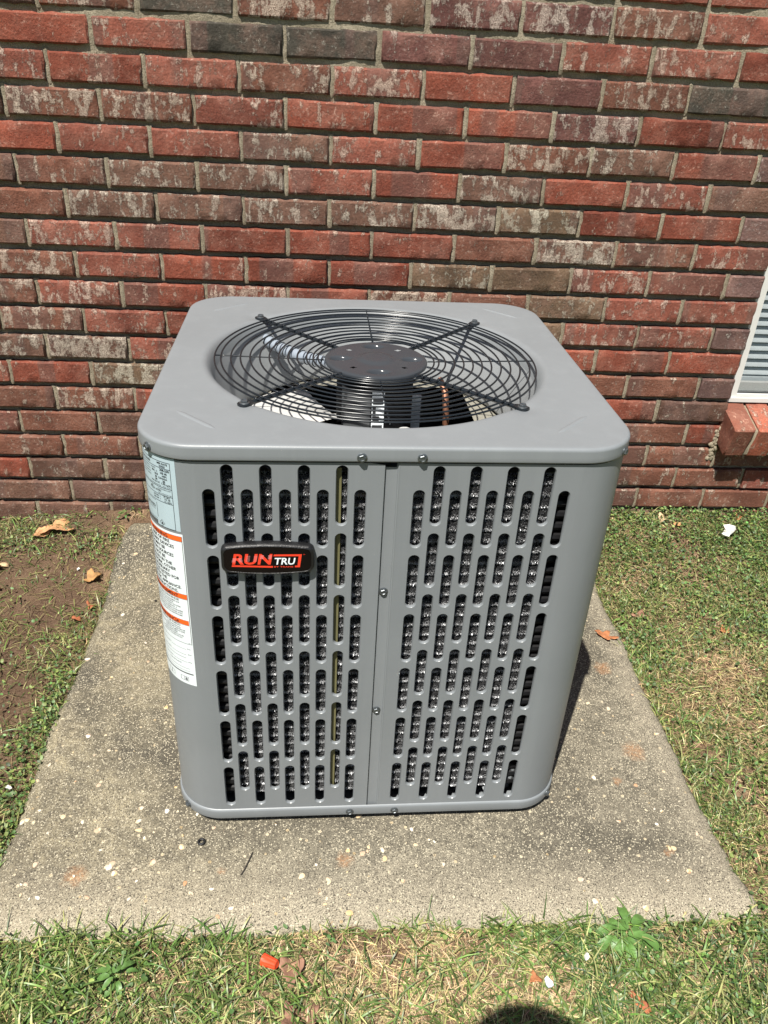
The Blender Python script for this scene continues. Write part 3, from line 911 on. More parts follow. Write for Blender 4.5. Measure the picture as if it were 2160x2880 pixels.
# fan grille
gr_e = empty("fan_grille"); gr_e.parent = ac; gr_e.location = A0
def gz(r): return ZT + .0010 - .0075 * max(0, (.272 - r) / .272)
RINGS = [.2715, .2609, .2448, .2290, .2132, .1971, .1813, .1659, .1502, .1345, .1188, .1076, .0994]
for i, r in enumerate(RINGS):
    m = MB(); N = 128
    m.tube([(FU + r * math.cos(2 * PI * k / N), FV + r * math.sin(2 * PI * k / N), gz(r)) for k in range(N)], .00155, 8, True)
    m.build("grille_ring", M_DARKWIRE, gr_e, True, None)
for k in range(4):
    a = PI / 4 + PI / 2 * k
    m = MB(); c, s = math.cos(a), math.sin(a)
    m.tube([(FU + r * c, FV + r * s, gz(r) - .0042) for r in np.linspace(.072, .284, 14)], .0037, 10)
    for r in RINGS:      # small weld beads
        m.lathe([(.0001, -.001), (.0024, -.0005), (.0027, .0008), (.0018, .0020), (.0001, .0023)], 8, (FU + r * c, FV + r * s, gz(r) - .0006))
    m.build("grille_spoke", M_DARKWIRE, gr_e, True, 50)
    m = MB(); bu, bv = FU + .2935 * c, FV + .2935 * s; zz = capz(bu, bv)
    V = []; pr = [(-.020, .0050), (-.012, .0060), (-.004, .0088), (.004, .0090), (.0085, .0070), (.0105, .0030)]
    for (q, w) in pr:
        for sg in (-1, 1):
            for h in (.0006, .0042 if q > -.015 else .002):
                V.append((bu + q * c - sg * w * s, bv + q * s + sg * w * c, zz + h))
    F = []
    for i in range(len(pr) - 1):
        j = i * 4
        F += [(j + 1, j + 3, j + 7, j + 5), (j, j + 4, j + 6, j + 2), (j, j + 1, j + 5, j + 4), (j + 2, j + 6, j + 7, j + 3)]
    j = (len(pr) - 1) * 4; F += [(j, j + 1, j + 3, j + 2), (0, 2, 3, 1)]
    m.add(V, F)
    m.build("mounting_tab", M_DARKWIRE, gr_e, True, 40)
    b_ = bolt(bu, bv, zz + .0042, (0, 0, 1)); b_.scale = (1.1, 1.1, 1.3)
for k in range(4):
    a = PI / 2 * k + .004; c, s = math.cos(a), math.sin(a); m = MB()
    m.tube([(FU + r * c, FV + r * s, gz(r) - .0030) for r in np.linspace(.089, .2725, 12)], .0012, 8)
    m.build("grille_wire", M_DARKWIRE, gr_e, True, None)
# hub plate with pressed dimples
hub = MB(); N = 180; V = []; RR = [0.0, .006, .012, .018, .022, .025, .028, .031, .035, .040, .044] + [.046 + .0018 * q for q in range(20)] + [.083, .0865, .0878, .0878]
HOLES = [math.radians(45 + 90 * k + 2) for k in range(4)]
for j, r in enumerate(RR):
    for k in range(N):
        a = 2 * PI * k / N; x, y = r * math.cos(a), r * math.sin(a)
        z = gz(.08) + .0012
        z += .0032 / (1 + math.exp((r - .028) / .0018))
        for q in range(4):
            b = PI / 2 * q; dx = x - .062 * math.cos(b); dy = y - .062 * math.sin(b)
            cb_, sb_ = math.cos(b), math.sin(b); el = (dx / .0150) ** 2 + (dy / .0080) ** 2
            z -= .0115 * math.exp(-max(0, el) ** 2.2)
        if r > .0835: z -= .0009 if r < .087 else .002
        if j == len(RR) - 1: z -= .004
        V.append((FU + x, FV + y, z))
F = []
for j in range(len(RR) - 1):
    for k in range(N):
        F.append((j * N + k, j * N + (k + 1) % N, (j + 1) * N + (k + 1) % N, (j + 1) * N + k))
def in_hole(f):
    x = sum(V[i][0] for i in f) / 4 - FU; y = sum(V[i][1] for i in f) / 4 - FV
    for h in HOLES:
        dx, dy = x - .061 * math.cos(h), y - .061 * math.sin(h)
        if abs(dx) / .0060 + abs(dy) / .0045 < 1: return True
    return False
F = [f for f in F if not in_hole(f)]
hub.add(V, F); ho = hub.build("hub_plate", M_HUB, gr_e, True, 80)
for q in range(4):
    b = PI / 2 * q; m = MB(); m.lathe([(.0001, .0022), (.0030, .0022), (.0036, .0014), (.0036, -.001)], 12, (FU + .062 * math.cos(b), FV + .062 * math.sin(b), gz(.08) - .0060))
    m.build("hub_screw", M_BOLT, ho, True, 40)

# fan motor, blades, conduit, pipes inside
fan = empty("fan"); fan.parent = ac; fan.location = A0
m = MB(); m.lathe([(.001, .764), (.058, .764), (.0665, .756), (.067, .60), (.060, .585), (.01, .583)], 48, (FU, FV, 0))
mot = m.build("motor", M_MOTOR, fan, True, 40)
def motor_label(a0, a1, z0, z1, mat, name, off=.0004):
    m = MB(); V = []; n = 8
    for k in range(n + 1):
        a = math.radians(a0 + (a1 - a0) * k / n)
        V += [(FU + (.067 + off) * math.cos(a), FV + (.067 + off) * math.sin(a), z0), (FU + (.067 + off) * math.cos(a), FV + (.067 + off) * math.sin(a), z1)]
    m.add(V, [(2 * k, 2 * k + 2, 2 * k + 3, 2 * k + 1) for k in range(n)])
    return m.build(name, mat, mot, True, None)
motor_label(-98, -80, .615, .745, M_WHITE, "motor_label")
motor_label(-150, -100, .615, .742, M_INK2, "motor_label")
for j in range(7): motor_label(-96.5, -82 - 5 * (j % 3), .622 + j * .0165, .634 + j * .0165, M_INK, "label_print", .0007)
def blade(deg):
    m = MB(); NRr, NAa = 9, 14; V = []
    for i in range(NRr + 1):
        r = .045 + (.236 - .045) * i / NRr
        span = math.radians(56 + 42 * (i / NRr)); sweep = math.radians(10) * (i / NRr)
        for j in range(NAa + 1):
            t = j / NAa - .5
            a = math.radians(deg) + span * t + sweep
            z = .664 + .036 * t * (1.15 - .35 * i / NRr) - .012 * (4 * t * t)
            V.append((FU + r * math.cos(a), FV + r * math.sin(a), z))
    m.add(V, [(i * (NAa + 1) + j, i * (NAa + 1) + j + 1, (i + 1) * (NAa + 1) + j + 1, (i + 1) * (NAa + 1) + j) for i in range(NRr) for j in range(NAa)])
    o = m.build("fan_blade", M_ALU, fan, True, None)
    return o
blade(160); blade(286)
# corrugated conduit to the hub
P0 = Vector((.0285, .569, .748)); P1 = Vector((.10, .472, .741)); P2 = Vector((.185, .385, .752))
def bez(t): return P0 * (1 - t) ** 2 + (P1 * 2 - (P0 + P2) * .5) * 2 * t * (1 - t) + P2 * t * t
m = MB(); m.tube([bez(t) for t in np.linspace(0, 1, 30)], .0108, 14)
co = m.build("conduit", M_CONDUIT, fan, True, None)
m = MB()
for t in np.linspace(.04, .96, 12):
    c = bez(t); d = (bez(min(1, t + .01)) - bez(max(0, t - .01))).normalized(); up = Vector((0, 0, 1)); a_ = d.cross(up).normalized(); b_ = a_.cross(d)
    m.tube([c + (a_ * math.cos(q) + b_ * math.sin(q)) * .0112 + d * .0035 * math.sin(q) for q in np.linspace(0, 2 * PI, 17)[:-1]], .0011, 6, True)
m.build("conduit_tie", M_DARKWIRE, co, True, None)
m = MB(); m.box(.300, .336, .372, .376, .56, .700); m.build("bracket", M_LABEL, fan, False)
pipes = MB()
pipes.tube([(.405, .46, .40), (.402, .47, .62), (.40, .49, .66), (.392, .52, .675)], .0062, 10)
pipes.tube([(.36 + .035 * math.cos(q), .40 + .035 * math.sin(q), .585) for q in np.linspace(0, 2 * PI, 25)[:-1]], .005, 8, True)
part(pipes, "refrigerant_pipe", M_COPPER)
comp = MB(); comp.lathe([(.001, .40), (.05, .395), (.078, .37), (.085, .33), (.085, .07), (.001, .07)], 32, (.27, .37, 0))
part(comp, "compressor", M_MOTOR)
# partition flange under the orifice
m = MB(); pr1 = rrect(BU0 + .042, BU1 - .042, BV0 + .042, BV1 - .042, RB - .03, 14)
n = len(pr1); V = []
for (u, v) in pr1:
    a = math.atan2(v - FV, u - FU); V += [(u, v, .640), (FU + .2455 * math.cos(a), FV + .2455 * math.sin(a), .6515)]
m.add(V, [(2 * k, 2 * ((k + 1) % n), 2 * ((k + 1) % n) + 1, 2 * k + 1) for k in range(n)])
part(m, "partition", plain("beige_primer", (.24, .23, .19), .55), smooth=False)

# spiny coil wrapped round the inside
coil = MB(); TP = .0195; INS = .021; zt_ = []
z = .098
while z < .735: zt_.append(z); z += TP
path = rrect(BU0 + INS, BU1 - INS, BV0 + INS, BV1 - INS, RB - INS + .012, 8)
for z in zt_: coil.tube([(u, v, z) for u, v in path], .0074, 8, True)
co_ = part(coil, "coil", M_CORE)
tag(co_, kind='stuff')
def spines():
    Vs = []
    def run(n, pos, tang, nrm):
        zc = np.asarray(zt_)[rng.integers(0, len(zt_), n)]
        th = rng.uniform(-1.75, 1.75, n)
        th += .0
        d = nrm * np.cos(th)[:, None] + np.array([0, 0, 1.])[None, :] * np.sin(th)[:, None] + tang * rng.normal(0, .28, n)[:, None]
        d /= np.linalg.norm(d, axis=1)[:, None]
        c = pos.copy(); c[:, 2] = zc
        w = tang * np.cos(.6 * rng.normal(size=n))[:, None] * .00055 + np.cross(d, tang) * (.00055 * np.sin(.6 * rng.normal(size=n)))[:, None]
        a = c + d * .0066; tip = c + d * rng.uniform(.0088, .0112, n)[:, None] + tang * rng.normal(0, .0008, n)[:, None]
        return np.stack([a - w, a + w, tip], 1).reshape(-1, 3)
    n = 170000
    u = rng.uniform(.0105, .488, n)
    pos = np.column_stack([u, np.full(n, BV0 + INS), np.zeros(n)])
    Vs.append(run(n, pos, np.array([[1., 0, 0]]), np.array([[0., -1, 0]])))
    n = 22000
    for su, nx in ((BU0 + INS, -1.), (BU1 - INS, 1.)):
        v = rng.uniform(RB, BV1 - RB, n)
        Vs.append(run(n, np.column_stack([np.full(n, su), v, np.zeros(n)]), np.array([[0., 1, 0]]), np.array([[nx, 0, 0.]])))
    V = np.vstack(Vs); F = np.arange(len(V)).reshape(-1, 3)
    return mesh_np("coil_spines", V, F)
sp = link("coil_spines", spines(), co_, M_SPINE); tag(sp, kind='stuff')
m = MB(); m.box(.1725, .1805, .0095, .0130, .085, .742); part(m, "spacer_strip", M_OLIVE, smooth=False)
m = MB(); m.box(BU0 + .05, BU1 - .05, .05, .64, .060, .066); part(m, "pan_floor", M_INSIDE, smooth=False)
m = MB(); m.tube([(.455, .020, .075), (.50, .022, .10), (.505, .024, .135)], .006, 8); m.box(.470, .505, .030, .034, .066, .120)
part(m, "coil_bracket", M_PAINT, smooth=False)

# ---- badge
badge = empty("badge"); badge.parent = ac; badge.location = A0
bc_u, bc_z = .0778, .6045
def badge_outline(w, h, bulge, r=.010, n=10):
    """wide plate with bowed top and bottom and rounded corners"""
    pts = []
    hw, hh = w / 2, h / 2
    top = [(hw - r - (2 * (hw - r)) * k / 24) for k in range(25)]
    def yb(x): return hh + bulge * (1 - (x / hw) ** 2)
    for x in top: pts.append((x, yb(x)))
    cx, cy = -(hw - r), yb(hw - r) - r
    for k in range(1, n): a = PI / 2 + PI / 2 * k / n; pts.append((cx + r * math.cos(a), cy + r * math.sin(a)))
    pts.append((-hw, cy)); pts.append((-hw, -cy))
    for k in range(1, n): a = PI + PI / 2 * k / n; pts.append((cx + r * math.cos(a), -cy + r * math.sin(a)))
    for x in top[::-1]: pts.append((x, -yb(x)))
    for k in range(1, n): a = -PI / 2 + PI / 2 * k / n; pts.append((-cx + r * math.cos(a), -cy + r * math.sin(a)))
    pts.append((hw, -cy)); pts.append((hw, cy))
    for k in range(1, n): a = PI / 2 * k / n; pts.append((-cx + r * math.cos(a), cy + r * math.sin(a)))
    return pts
BY = -.0115
m = MB(); rings = []
for (w, h, bu, y) in ((.1315, .0420, .0050, 0), (.1315, .0420, .0050, -.0065), (.1300, .0408, .0050, -.0092), (.1270, .0385, .0050, -.0108), (.1235, .0358, .0048, BY), (.1222, .0350, .0047, BY + .0008)):
    rings.append([(bc_u + x, y, bc_z + z) for x, z in badge_outline(w, h, bu)])
n = len(rings[0])
m.add([p for r_ in rings for p in r_], [(i * n + k, i * n + (k + 1) % n, (i + 1) * n + (k + 1) % n, (i + 1) * n + k) for i in range(len(rings) - 1) for k in range(n)])
m.add(rings[-1], [tuple(range(n))])
m.build("badge_housing", M_BLACKP, badge, True, 40)
m = MB(); pts = badge_outline(.1218, .0346, .0047)
fr = [(bc_u + x, BY + .0004, bc_z + z) for x, z in pts]; m.add(fr, [tuple(range(len(fr)))])
m.build("badge_face", M_GLOSSBLACK, badge, False)

def text_geo(body, size=1., bold=0., align='LEFT', res=3):
    cu = bpy.data.curves.new("text_curve", 'FONT'); cu.body = body; cu.size = size; cu.align_x = align
    cu.offset = bold; cu.resolution_u = res; cu.fill_mode = 'FRONT'
    ob = bpy.data.objects.new("text_curve", cu); COL.objects.link(ob)
    dg_ = bpy.context.evaluated_depsgraph_get(); dg_.update()
    me = bpy.data.meshes.new_from_object(ob.evaluated_get(dg_))
    V = [tuple(v.co) for v in me.vertices]; F = [tuple(p.vertices) for p in me.polygons]
    bpy.data.objects.remove(ob); bpy.data.curves.remove(cu); bpy.data.meshes.remove(me)
    return V, F
def fit_text(body, x0, x1, z0, z1, bold=0., slant=0.):
    """letters scaled to fill a rectangle"""
    V, F = text_geo(body, 1., bold)
    A = np.array(V); mn = A.min(0); mx = A.max(0)
    X = (A[:, 0] - mn[0]) / (mx[0] - mn[0]) * (x1 - x0) + x0; Z = (A[:, 1] - mn[1]) / (mx[1] - mn[1]) * (z1 - z0) + z0
    X = X + (Z - z0) * slant
    return np.column_stack([X, Z]), F
LY = BY + .0001
def letters(name, body, x0, x1, z0, z1, mat, bold, slant, parent, y=LY):
    P, F = fit_text(body, x0, x1, z0, z1, bold, slant)
    m = MB(); m.add([(p[0], y, p[1]) for p in P], [f for f in F])
    return m.build(name, mat, parent, False)
bx = lambda px_: bc_u + (px_ - 795) / 1350 * .1315          # badge pixels (measured on the photograph's plate) to metres
bz = lambda py_: bc_z - (py_ - 412) / 1350 * .1315 * 1.17
ef = empty("badge_lettering"); ef.parent = badge
def lz(name, *a, **k):
    return letters(name, *a, **k)
letters("word", "RUN", bx(280), bx(835), bz(478), bz(318), M_RED, .028, .17, badge)
letters("word", "TRU", bx(880), bx(1180), bz(478), bz(376), M_WHITE, .020, .15, badge)
letters("word", "BY TRANE", bx(885), bx(1165), bz(520), bz(500), M_RED, .012, 0., badge)
letters("mark", "TM", bx(1305), bx(1335), bz(333), bz(320), M_RED, .0, 0., badge)
def poly(name, pts, mat, y=LY):
    m = MB(); m.add([(bx(a), y, bz(b)) for a, b in pts], [tuple(range(len(pts)))]); return m.build(name, mat, badge, False)
poly("underline", [(272, 508), (866, 524), (868, 498), (277, 484)], M_RED)
m = MB(); m.add([(bx(a), LY, bz(b)) for a, b in ((880, 352), (1243, 352), (1290, 322), (886, 325), (1225, 492), (1260, 518), (1186, 518), (1190, 492))],
                [(0, 1, 2, 3), (1, 4, 5, 2), (4, 7, 6, 5)])
m.build("bracket_line", M_RED, badge, False)
# pale speed lines over the red word
m = MB()
def sline(xa, xb, ya, yb, th):
    y = LY - .0001
    m.add([(bx(xa), y, bz(ya + th)), (bx(xb), y, bz(yb + th)), (bx(xb), y, bz(yb)), (bx(xa), y, bz(ya))], [(0, 1, 2, 3)])
for j, yy in enumerate((383, 396, 409, 421, 433)):
    for xa, xb in ((292 - j * 4, 345 - j * 4), (372 + 2 * j, 425 + 2 * j)): sline(xa, xb, yy, yy + 1, 4 + (j < 3))
for j, yy in enumerate((348, 362, 377, 392, 407, 423)):
    for xa, xb in ((492 - 3 * j, 545 - 3 * j), (600 - 3 * j, 652 - 3 * j)): sline(xa, xb, yy, yy, 3.2)
for j, yy in enumerate((335, 347, 359, 371, 382)):
    for xa, xb in ((692 - 2 * j, 742 - 2 * j), (805 - 2 * j, 855 - 2 * j)): sline(xa, xb, yy + 4, yy + 4, 4.2)
m.build("speed_line", M_STRIPE, badge, False)
bpy.data.objects.remove(ef)

# ---- wrapped labels
def wrapp(s, z, off):
    """arc length along the body (s = u on the flat front, negative round the left corner)"""
    s0 = BU0 + RB
    if s >= s0: return (s, BV0 - off, z)
    th = (s0 - s) / RB
    if th <= PI / 2: return (s0 - (RB + off) * math.sin(th), BV0 + RB - (RB + off) * math.cos(th), z)
    return (BU0 - off, BV0 + RB + (s0 - s) - RB * PI / 2, z)
def wsheet(name, s0, s1, z0, z1, off, mat, parent, n=None):
    n = n or max(2, int(abs(s1 - s0) / .0025))
    m = MB(); V = []
    for k in range(n + 1):
        s = s0 + (s1 - s0) * k / n; V += [wrapp(s, z0, off), wrapp(s, z1, off)]
    m.add(V, [(2 * k, 2 * k + 2, 2 * k + 3, 2 * k + 1) for k in range(n)])
    return m.build(name, mat, parent, True, None)
def wlines(name, segs, off, mat, parent):
    m = MB()
    for (s0, s1, z0, z1) in segs:
        n = max(1, int(abs(s1 - s0) / .003)); V = []
        for k in range(n + 1):
            s = s0 + (s1 - s0) * k / n; V += [wrapp(s, z0, off), wrapp(s, z1, off)]
        m.add(V, [(2 * k, 2 * k + 2, 2 * k + 3, 2 * k + 1) for k in range(n)])
    return m.build(name, mat, parent, True, None)
def wtext(name, rows, off, mat, parent):
    """rows: (text, right edge s, base z, cap height, bold[, width factor])"""
    m = MB()
    for row in rows:
        body, sr, zb, h, bold = row[:5]; wf = row[5] if len(row) > 5 else 1.
        V, F = text_geo(body, 1., bold, res=2)
        A = np.array(V); k = h / .70
        X = (A[:, 0] - A[:, 0].max()) * k * wf + sr; Z = A[:, 1] * k + zb
        m.add([wrapp(x, z, off) for x, z in zip(X, Z)], F)
    return m.build(name, mat, parent, False)
ZW = 1.235
wl_ = empty("warning_label"); wl_.parent = ac; wl_.location = A0
wsheet("label_sheet", -.205, -.0405, ZW - .8811, ZW - .597, .0003, M_LABEL, wl_)
ors = [(-.2025, -.0422, ZW - .6092, ZW - .6012), (-.2025, -.0430, ZW - .711, ZW - .7025), (-.2025, -.0438, ZW - .7598, ZW - .7514)]
for q in ors: wlines("orange_band", [q], .0005, M_ORANGE, wl_)
t_ = .00045
fr = []
for (a, b, z0, z1) in ors: fr += [(a, b, z0 - t_, z0), (a, b, z1, z1 + t_)]
fr += [(-.0426, -.0419, ZW - .7969, ZW - .6012), (-.2025, -.0422, ZW - .7969, ZW - .7963)]
fr += [(-.0835, -.0533, ZW - .8089, ZW - .8085), (-.0835, -.0535, ZW - .8200, ZW - .8196), (-.2, -.0541, ZW - .8266, ZW - .8261), (-.081, -.0532, ZW - .8350, ZW - .8346), (-.2, -.0495, ZW - .8479, ZW - .8475), (-.2, -.0495, ZW - .8532, ZW - .8529), (-.2, -.0445, ZW - .8592, ZW - .8570)]
# little open books
for (a, b, z0, z1) in ((-.0995, -.0915, ZW - .8745, ZW - .8655), (-.0690, -.0612, ZW - .8745, ZW - .8660), (-.0612, -.0537, ZW - .8745, ZW - .8660), (-.0915, -.0840, ZW - .8745, ZW - .8655)):
    fr += [(a, b, z0, z0 + t_), (a, b, z1 - t_, z1), (a, a + t_, z0, z1), (b - t_, b, z0, z1)]
fr += [(-.0590, -.0562, ZW - .8735, ZW - .8690), (-.0583, -.0569, ZW - .8688, ZW - .8672)]
tag(wlines("label_lines", fr, .0007, M_INK2, wl_), kind='stuff')
for q in (("WARNING", -.0661, ZW - .6082, .0058, .02), ("AVERTISSEMENT", -.0574, ZW - .7100, .0058, .02), ("ADVERTENCIA", -.0600, ZW - .7588, .0058, .02)):
    wtext("label_heading", [q], .0008, M_INK, wl_)
eng = [("RISK OF FIRE", -.0636, .6162), ("AUXILIARY DEVICES", -.0562, .6236), ("WHICH MAY BE", -.0742, .6312), ("IGNITION SOURCES", -.0587, .6390), ("SHALL NOT BE", -.0755, .6468),
       ("INSTALLED IN THE", -.0629, .6545), ("DUCTWORK, OTHER", -.0563, .6622), ("THAN AUXILIARY", -.0687, .6698), ("DEVICES LISTED FOR", -.0523, .6775), ("USE WITH THE", -.0770, .6850),
       ("SPECIFIC APPLIANCE.", -.0504, .6928), ("SEE INSTRUCTIONS.", -.0565, .7005)]
for b, s, z in eng: wtext("label_text", [(b, s, ZW - z, .0052, .012)], .0008, M_INK, wl_)
sml = [("RISQUE D'INCENDIE", -.0573, .7163, .0036), ("LES DISPOSITIFS AUXILIAIRES QUI", -.0575, .7207, .0024), ("PEUVENT ETRE UNE SOURCE", -.069, .7245, .0024), ("D'INFLAMMATION NE DOIVENT PAS ETRE", -.0555, .7285, .0024),
       ("INSTALLES DANS LES CONDUITS, A", -.062, .7325, .0024), ("L'EXCEPTION DES APPAREILS AUXILIAIRES", -.0517, .7365, .0024), ("QUI PEUVENT ETRE UTILISES AVEC", -.0527, .7405, .0024), ("L'APPAREIL EN PARTICULIER.", -.0525, .7445, .0024),
       ("RIESGO DE FUEGO", -.0593, .7646, .0036), ("LOS DISPOSITIVOS", -.0595, .7690, .0024), ("AUXILIARES QUE PUEDEN SER FUENTES DE", -.0515, .7728, .0024), ("IGNICION, A MENOS QUE", -.0525, .7765, .0024), ("SEAN AUXILIARES", -.066, .7803, .0024),
       ("LISTADOS PARA USAR CON EL", -.0545, .7842, .0024), ("APARATO, CONSULTE LAS", -.058, .7880, .0024), ("V3", -.0455, .7952, .0016),
       ("lb/oz", -.0455, .8078, .0020), ("lb/oz", -.0448, .8190, .0020), ("lb/oz", -.0453, .8345, .0020), ("FACTORY CHARGE =", -.0845, .8085, .0018), ("FIELD CHARGE =", -.0845, .8196, .0018), ("TOTAL CHARGE =", -.082, .8346, .0018), ("TO BE INSTALLED BY:", -.0643, .8408, .0020)]
tag(wtext("label_small_text", [(b, s, ZW - z, h, .004, 1.05) for b, s, z, h in sml], .0008, M_INK2, wl_), kind='stuff')

rp = empty("rating_plate"); rp.parent = ac; rp.location = A0
wsheet("label_sheet", -.205, -.0424, ZW - .5930, ZW - .4795, .0003, M_PLATE, rp)
w_ = .0007
L = -.2
wlines("label_line", [(-.0504, -.0498, ZW - .5925, ZW - .4870), (L, -.05, ZW - .4876, ZW - .4870), (L, -.05, ZW - .4976, ZW - .4970), (L, -.05, ZW - .5279, ZW - .5273), (L, -.05, ZW - .5402, ZW - .5396), (L, -.05, ZW - .5514, ZW - .5508), (L, -.05, ZW - .5925, ZW - .5919),
                      (-.0822, -.0817, ZW - .580, ZW - .556), (-.18, -.0835, ZW - .5835, ZW - .5831), (-.18, -.0835, ZW - .5535, ZW - .5531), (-.18, -.086, ZW - .5665, ZW - .5662), (-.18, -.086, ZW - .569, ZW - .5687)], .0007, M_INK, rp)
wlines("label_bar", [(-.18, -.0838, ZW - .5915, ZW - .5855)], .0006, M_INK2, rp)
wtext("label_text", [("AIR CONDITIONER", -.0865, ZW - .4945, .0036, .01), ("MFR DATE", -.0540, ZW - .4918, .0027, .02), ("3/2025", -.0580, ZW - .4958, .0027, .02),
                     ("VOLTS", -.0765, ZW - .5015, .0022, .01), ("208-230", -.0520, ZW - .5018, .0034, .02), ("PH - 1", -.0735, ZW - .5060, .0030, .02), ("HZ 60", -.0560, ZW - .5065, .0030, .02),
                     ("18.0", -.0720, ZW - .5102, .0030, .02), ("AMPS", -.0565, ZW - .5105, .0024, .02), ("30", -.0745, ZW - .5145, .0030, .02), ("CANADA", -.0560, ZW - .5145, .0026, .02), ("30", -.0600, ZW - .5190, .0032, .02),
                     ("30", -.0745, ZW - .5185, .0030, .02), ("14.0 LB OZ", -.070, ZW - .5222, .0026, .01), ("1.76", -.0600, ZW - .5226, .0030, .02), ("kg(SI)", -.0515, ZW - .5230, .0024, .01),
                     ("MIN CIRCUIT AMPACITY", -.088, ZW - .5020, .0020, .0), ("OVERCURRENT DEVICE", -.088, ZW - .5060, .0020, .0), ("HACR BREAKER", -.088, ZW - .5102, .0020, .0), ("FACTORY CHARGE", -.088, ZW - .5145, .0020, .0), ("REFRIGERANT DESIGN PRESSURE PSIG", -.068, ZW - .5262, .0018, .0), ("HIGH  LOW", -.0515, ZW - .5262, .0018, .0),
                     ("UL LISTED", -.0690, ZW - .5350, .0026, .01), ("UL", -.0860, ZW - .5340, .0034, .02), ("CONDENSING UNIT", -.0520, ZW - .5312, .0018, .0), ("FOR OUTDOOR USE", -.0515, ZW - .5385, .0018, .0),
                     ("200-230  1", -.072, ZW - .5440, .0024, .01), ("75 LRA", -.0545, ZW - .5432, .0026, .01), ("200-230  1", -.072, ZW - .5480, .0024, .01), ("1/8  HP", -.0540, ZW - .5465, .0024, .01), ("1.0  LB/G", -.0525, ZW - .5500, .0024, .01),
                     ("CERTIFIED", -.0855, ZW - .5650, .0042, .0)], .0008, M_INK, rp)
m = MB()
for (r0, r1, cx, cz) in ((.0030, .0034, -.0873, ZW - .5325),):
    V = []
    for k in range(24):
        a = 2 * PI * k / 24; V += [wrapp(cx + r0 * math.cos(a), cz + r0 * math.sin(a), .0009), wrapp(cx + r1 * math.cos(a), cz + r1 * math.sin(a), .0009)]
    m.add(V, [(2 * k, 2 * ((k + 1) % 24), 2 * ((k + 1) % 24) + 1, 2 * k + 1) for k in range(24)])
fc, fz, fr_ = -.0735, ZW - .5862, .0052
D = [(0, 1), (1, 0), (0, -1), (-1, 0)]
V = [wrapp(fc + x * fr_, fz + y * fr_, .0009) for x, y in D] + [wrapp(fc + x * fr_ * .88, fz + y * fr_ * .88, .0009) for x, y in D]
m.add(V, [(k, (k + 1) % 4, 4 + (k + 1) % 4, 4 + k) for k in range(4)])
fl = [(0, .45), (.2, .1), (.34, .0), (.30, -.28), (.12, -.42), (-.12, -.42), (-.30, -.25), (-.22, .08), (-.08, .0)]
m.add([wrapp(fc + x * fr_, fz + y * fr_, .0009) for x, y in fl], [tuple(range(len(fl)))])
tag(m.build("hazard_mark", M_INK, rp, False), kind='stuff')

# ------------------------------------------------------------------ small things on the ground
def gz_at(x, y): return float(ground_h(np.array([x]), np.array([y]))[0])
nut = empty("wire_nut", (.5127, -1.2279, gz_at(.5127, -1.2279) + .016), (math.radians(78), math.radians(12), math.radians(58)))
nut.scale = (.85, .85, .85)
tag(nut, "orange-red ribbed wire connector lying in the grass in front of the slab", "wire connector")
m = MB(); V = []; n = 36; prof = [(.0052, .0145), (.0060, .0150), (.0078, .0140), (.0086, .004), (.0096, -.006), (.0108, -.0125), (.0112, -.0145), (.0100, -.0145), (.0080, .010)]
for r, z in prof:
    for k in range(n):
        rib = .0006 * (1 if k % 3 == 0 else -.4) if -.010 < z < .0142 and r > .007 else 0
        a = 2 * PI * k / n; V.append(((r + rib) * math.cos(a), (r + rib) * math.sin(a), z))
F = [(i * n + k, i * n + (k + 1) % n, (i + 1) * n + (k + 1) % n, (i + 1) * n + k) for i in range(len(prof) - 1) for k in range(n)]
F.append(tuple(range(n))); m.add(V, F); m.build("shell", M_NUT, nut, True, 25)

def dead_leaf(name, x, y, z, size, col, label, lobes=3, curl=.5, rot=0., elong=1.2, seed=0, group="dead leaves on the ground"):
    r = np.random.default_rng(seed); n = 28
    V = [(0, 0, 0)]; ring = []
    for j in (1, 2, 3):
        for k in range(n):
            a = 2 * PI * k / n
            rad = (1 + .30 * math.cos(lobes * a + seed) + .10 * r.normal() * (j == 3)) * size * .5 * j / 3
            px_, py_ = rad * math.cos(a) * elong, rad * math.sin(a)
            zz = curl * ((py_ / size) ** 2 * 1.6 * size + .25 * size * math.sin(px_ / size * 4 + seed)) + .03 * size * r.normal() * (j > 1)
            V.append((px_, py_, zz))
    F = [(0, 1 + k, 1 + (k + 1) % n) for k in range(n)]
    for j in range(2):
        for k in range(n): F.append((1 + j * n + k, 1 + (j + 1) * n + k, 1 + (j + 1) * n + (k + 1) % n, 1 + j * n + (k + 1) % n))
    m = MB(); m.add(V, F); me = m.mesh(name, True, None)
    t = NT("dead_leaf_" + str(seed), .75, color=col, spec=.3)
    w = t.tex('Noise', 60, 4); t.color(t.ramp(w.outputs[0], [(.3, tuple(c * .6 for c in col)), (.7, tuple(min(1, c * 1.25) for c in col))])); t.bump(t.tex('Noise', 300, 2).outputs[0], .0008)
    me.materials.append(t.m)
    o = link(name, me); o.location = (x, y, z + size * .10); o.rotation_euler = (r.normal() * .15, r.normal() * .15, rot)
    so = o.modifiers.new("thickness", 'SOLIDIFY'); so.thickness = .0006
    tag(o, label, "leaf", group)
    return o
TAN = (.50, .27, .13); ORA = (.42, .17, .075); PALE = (.55, .40, .24); RUST = (.38, .13, .06); PINK = (.30, .165, .11)
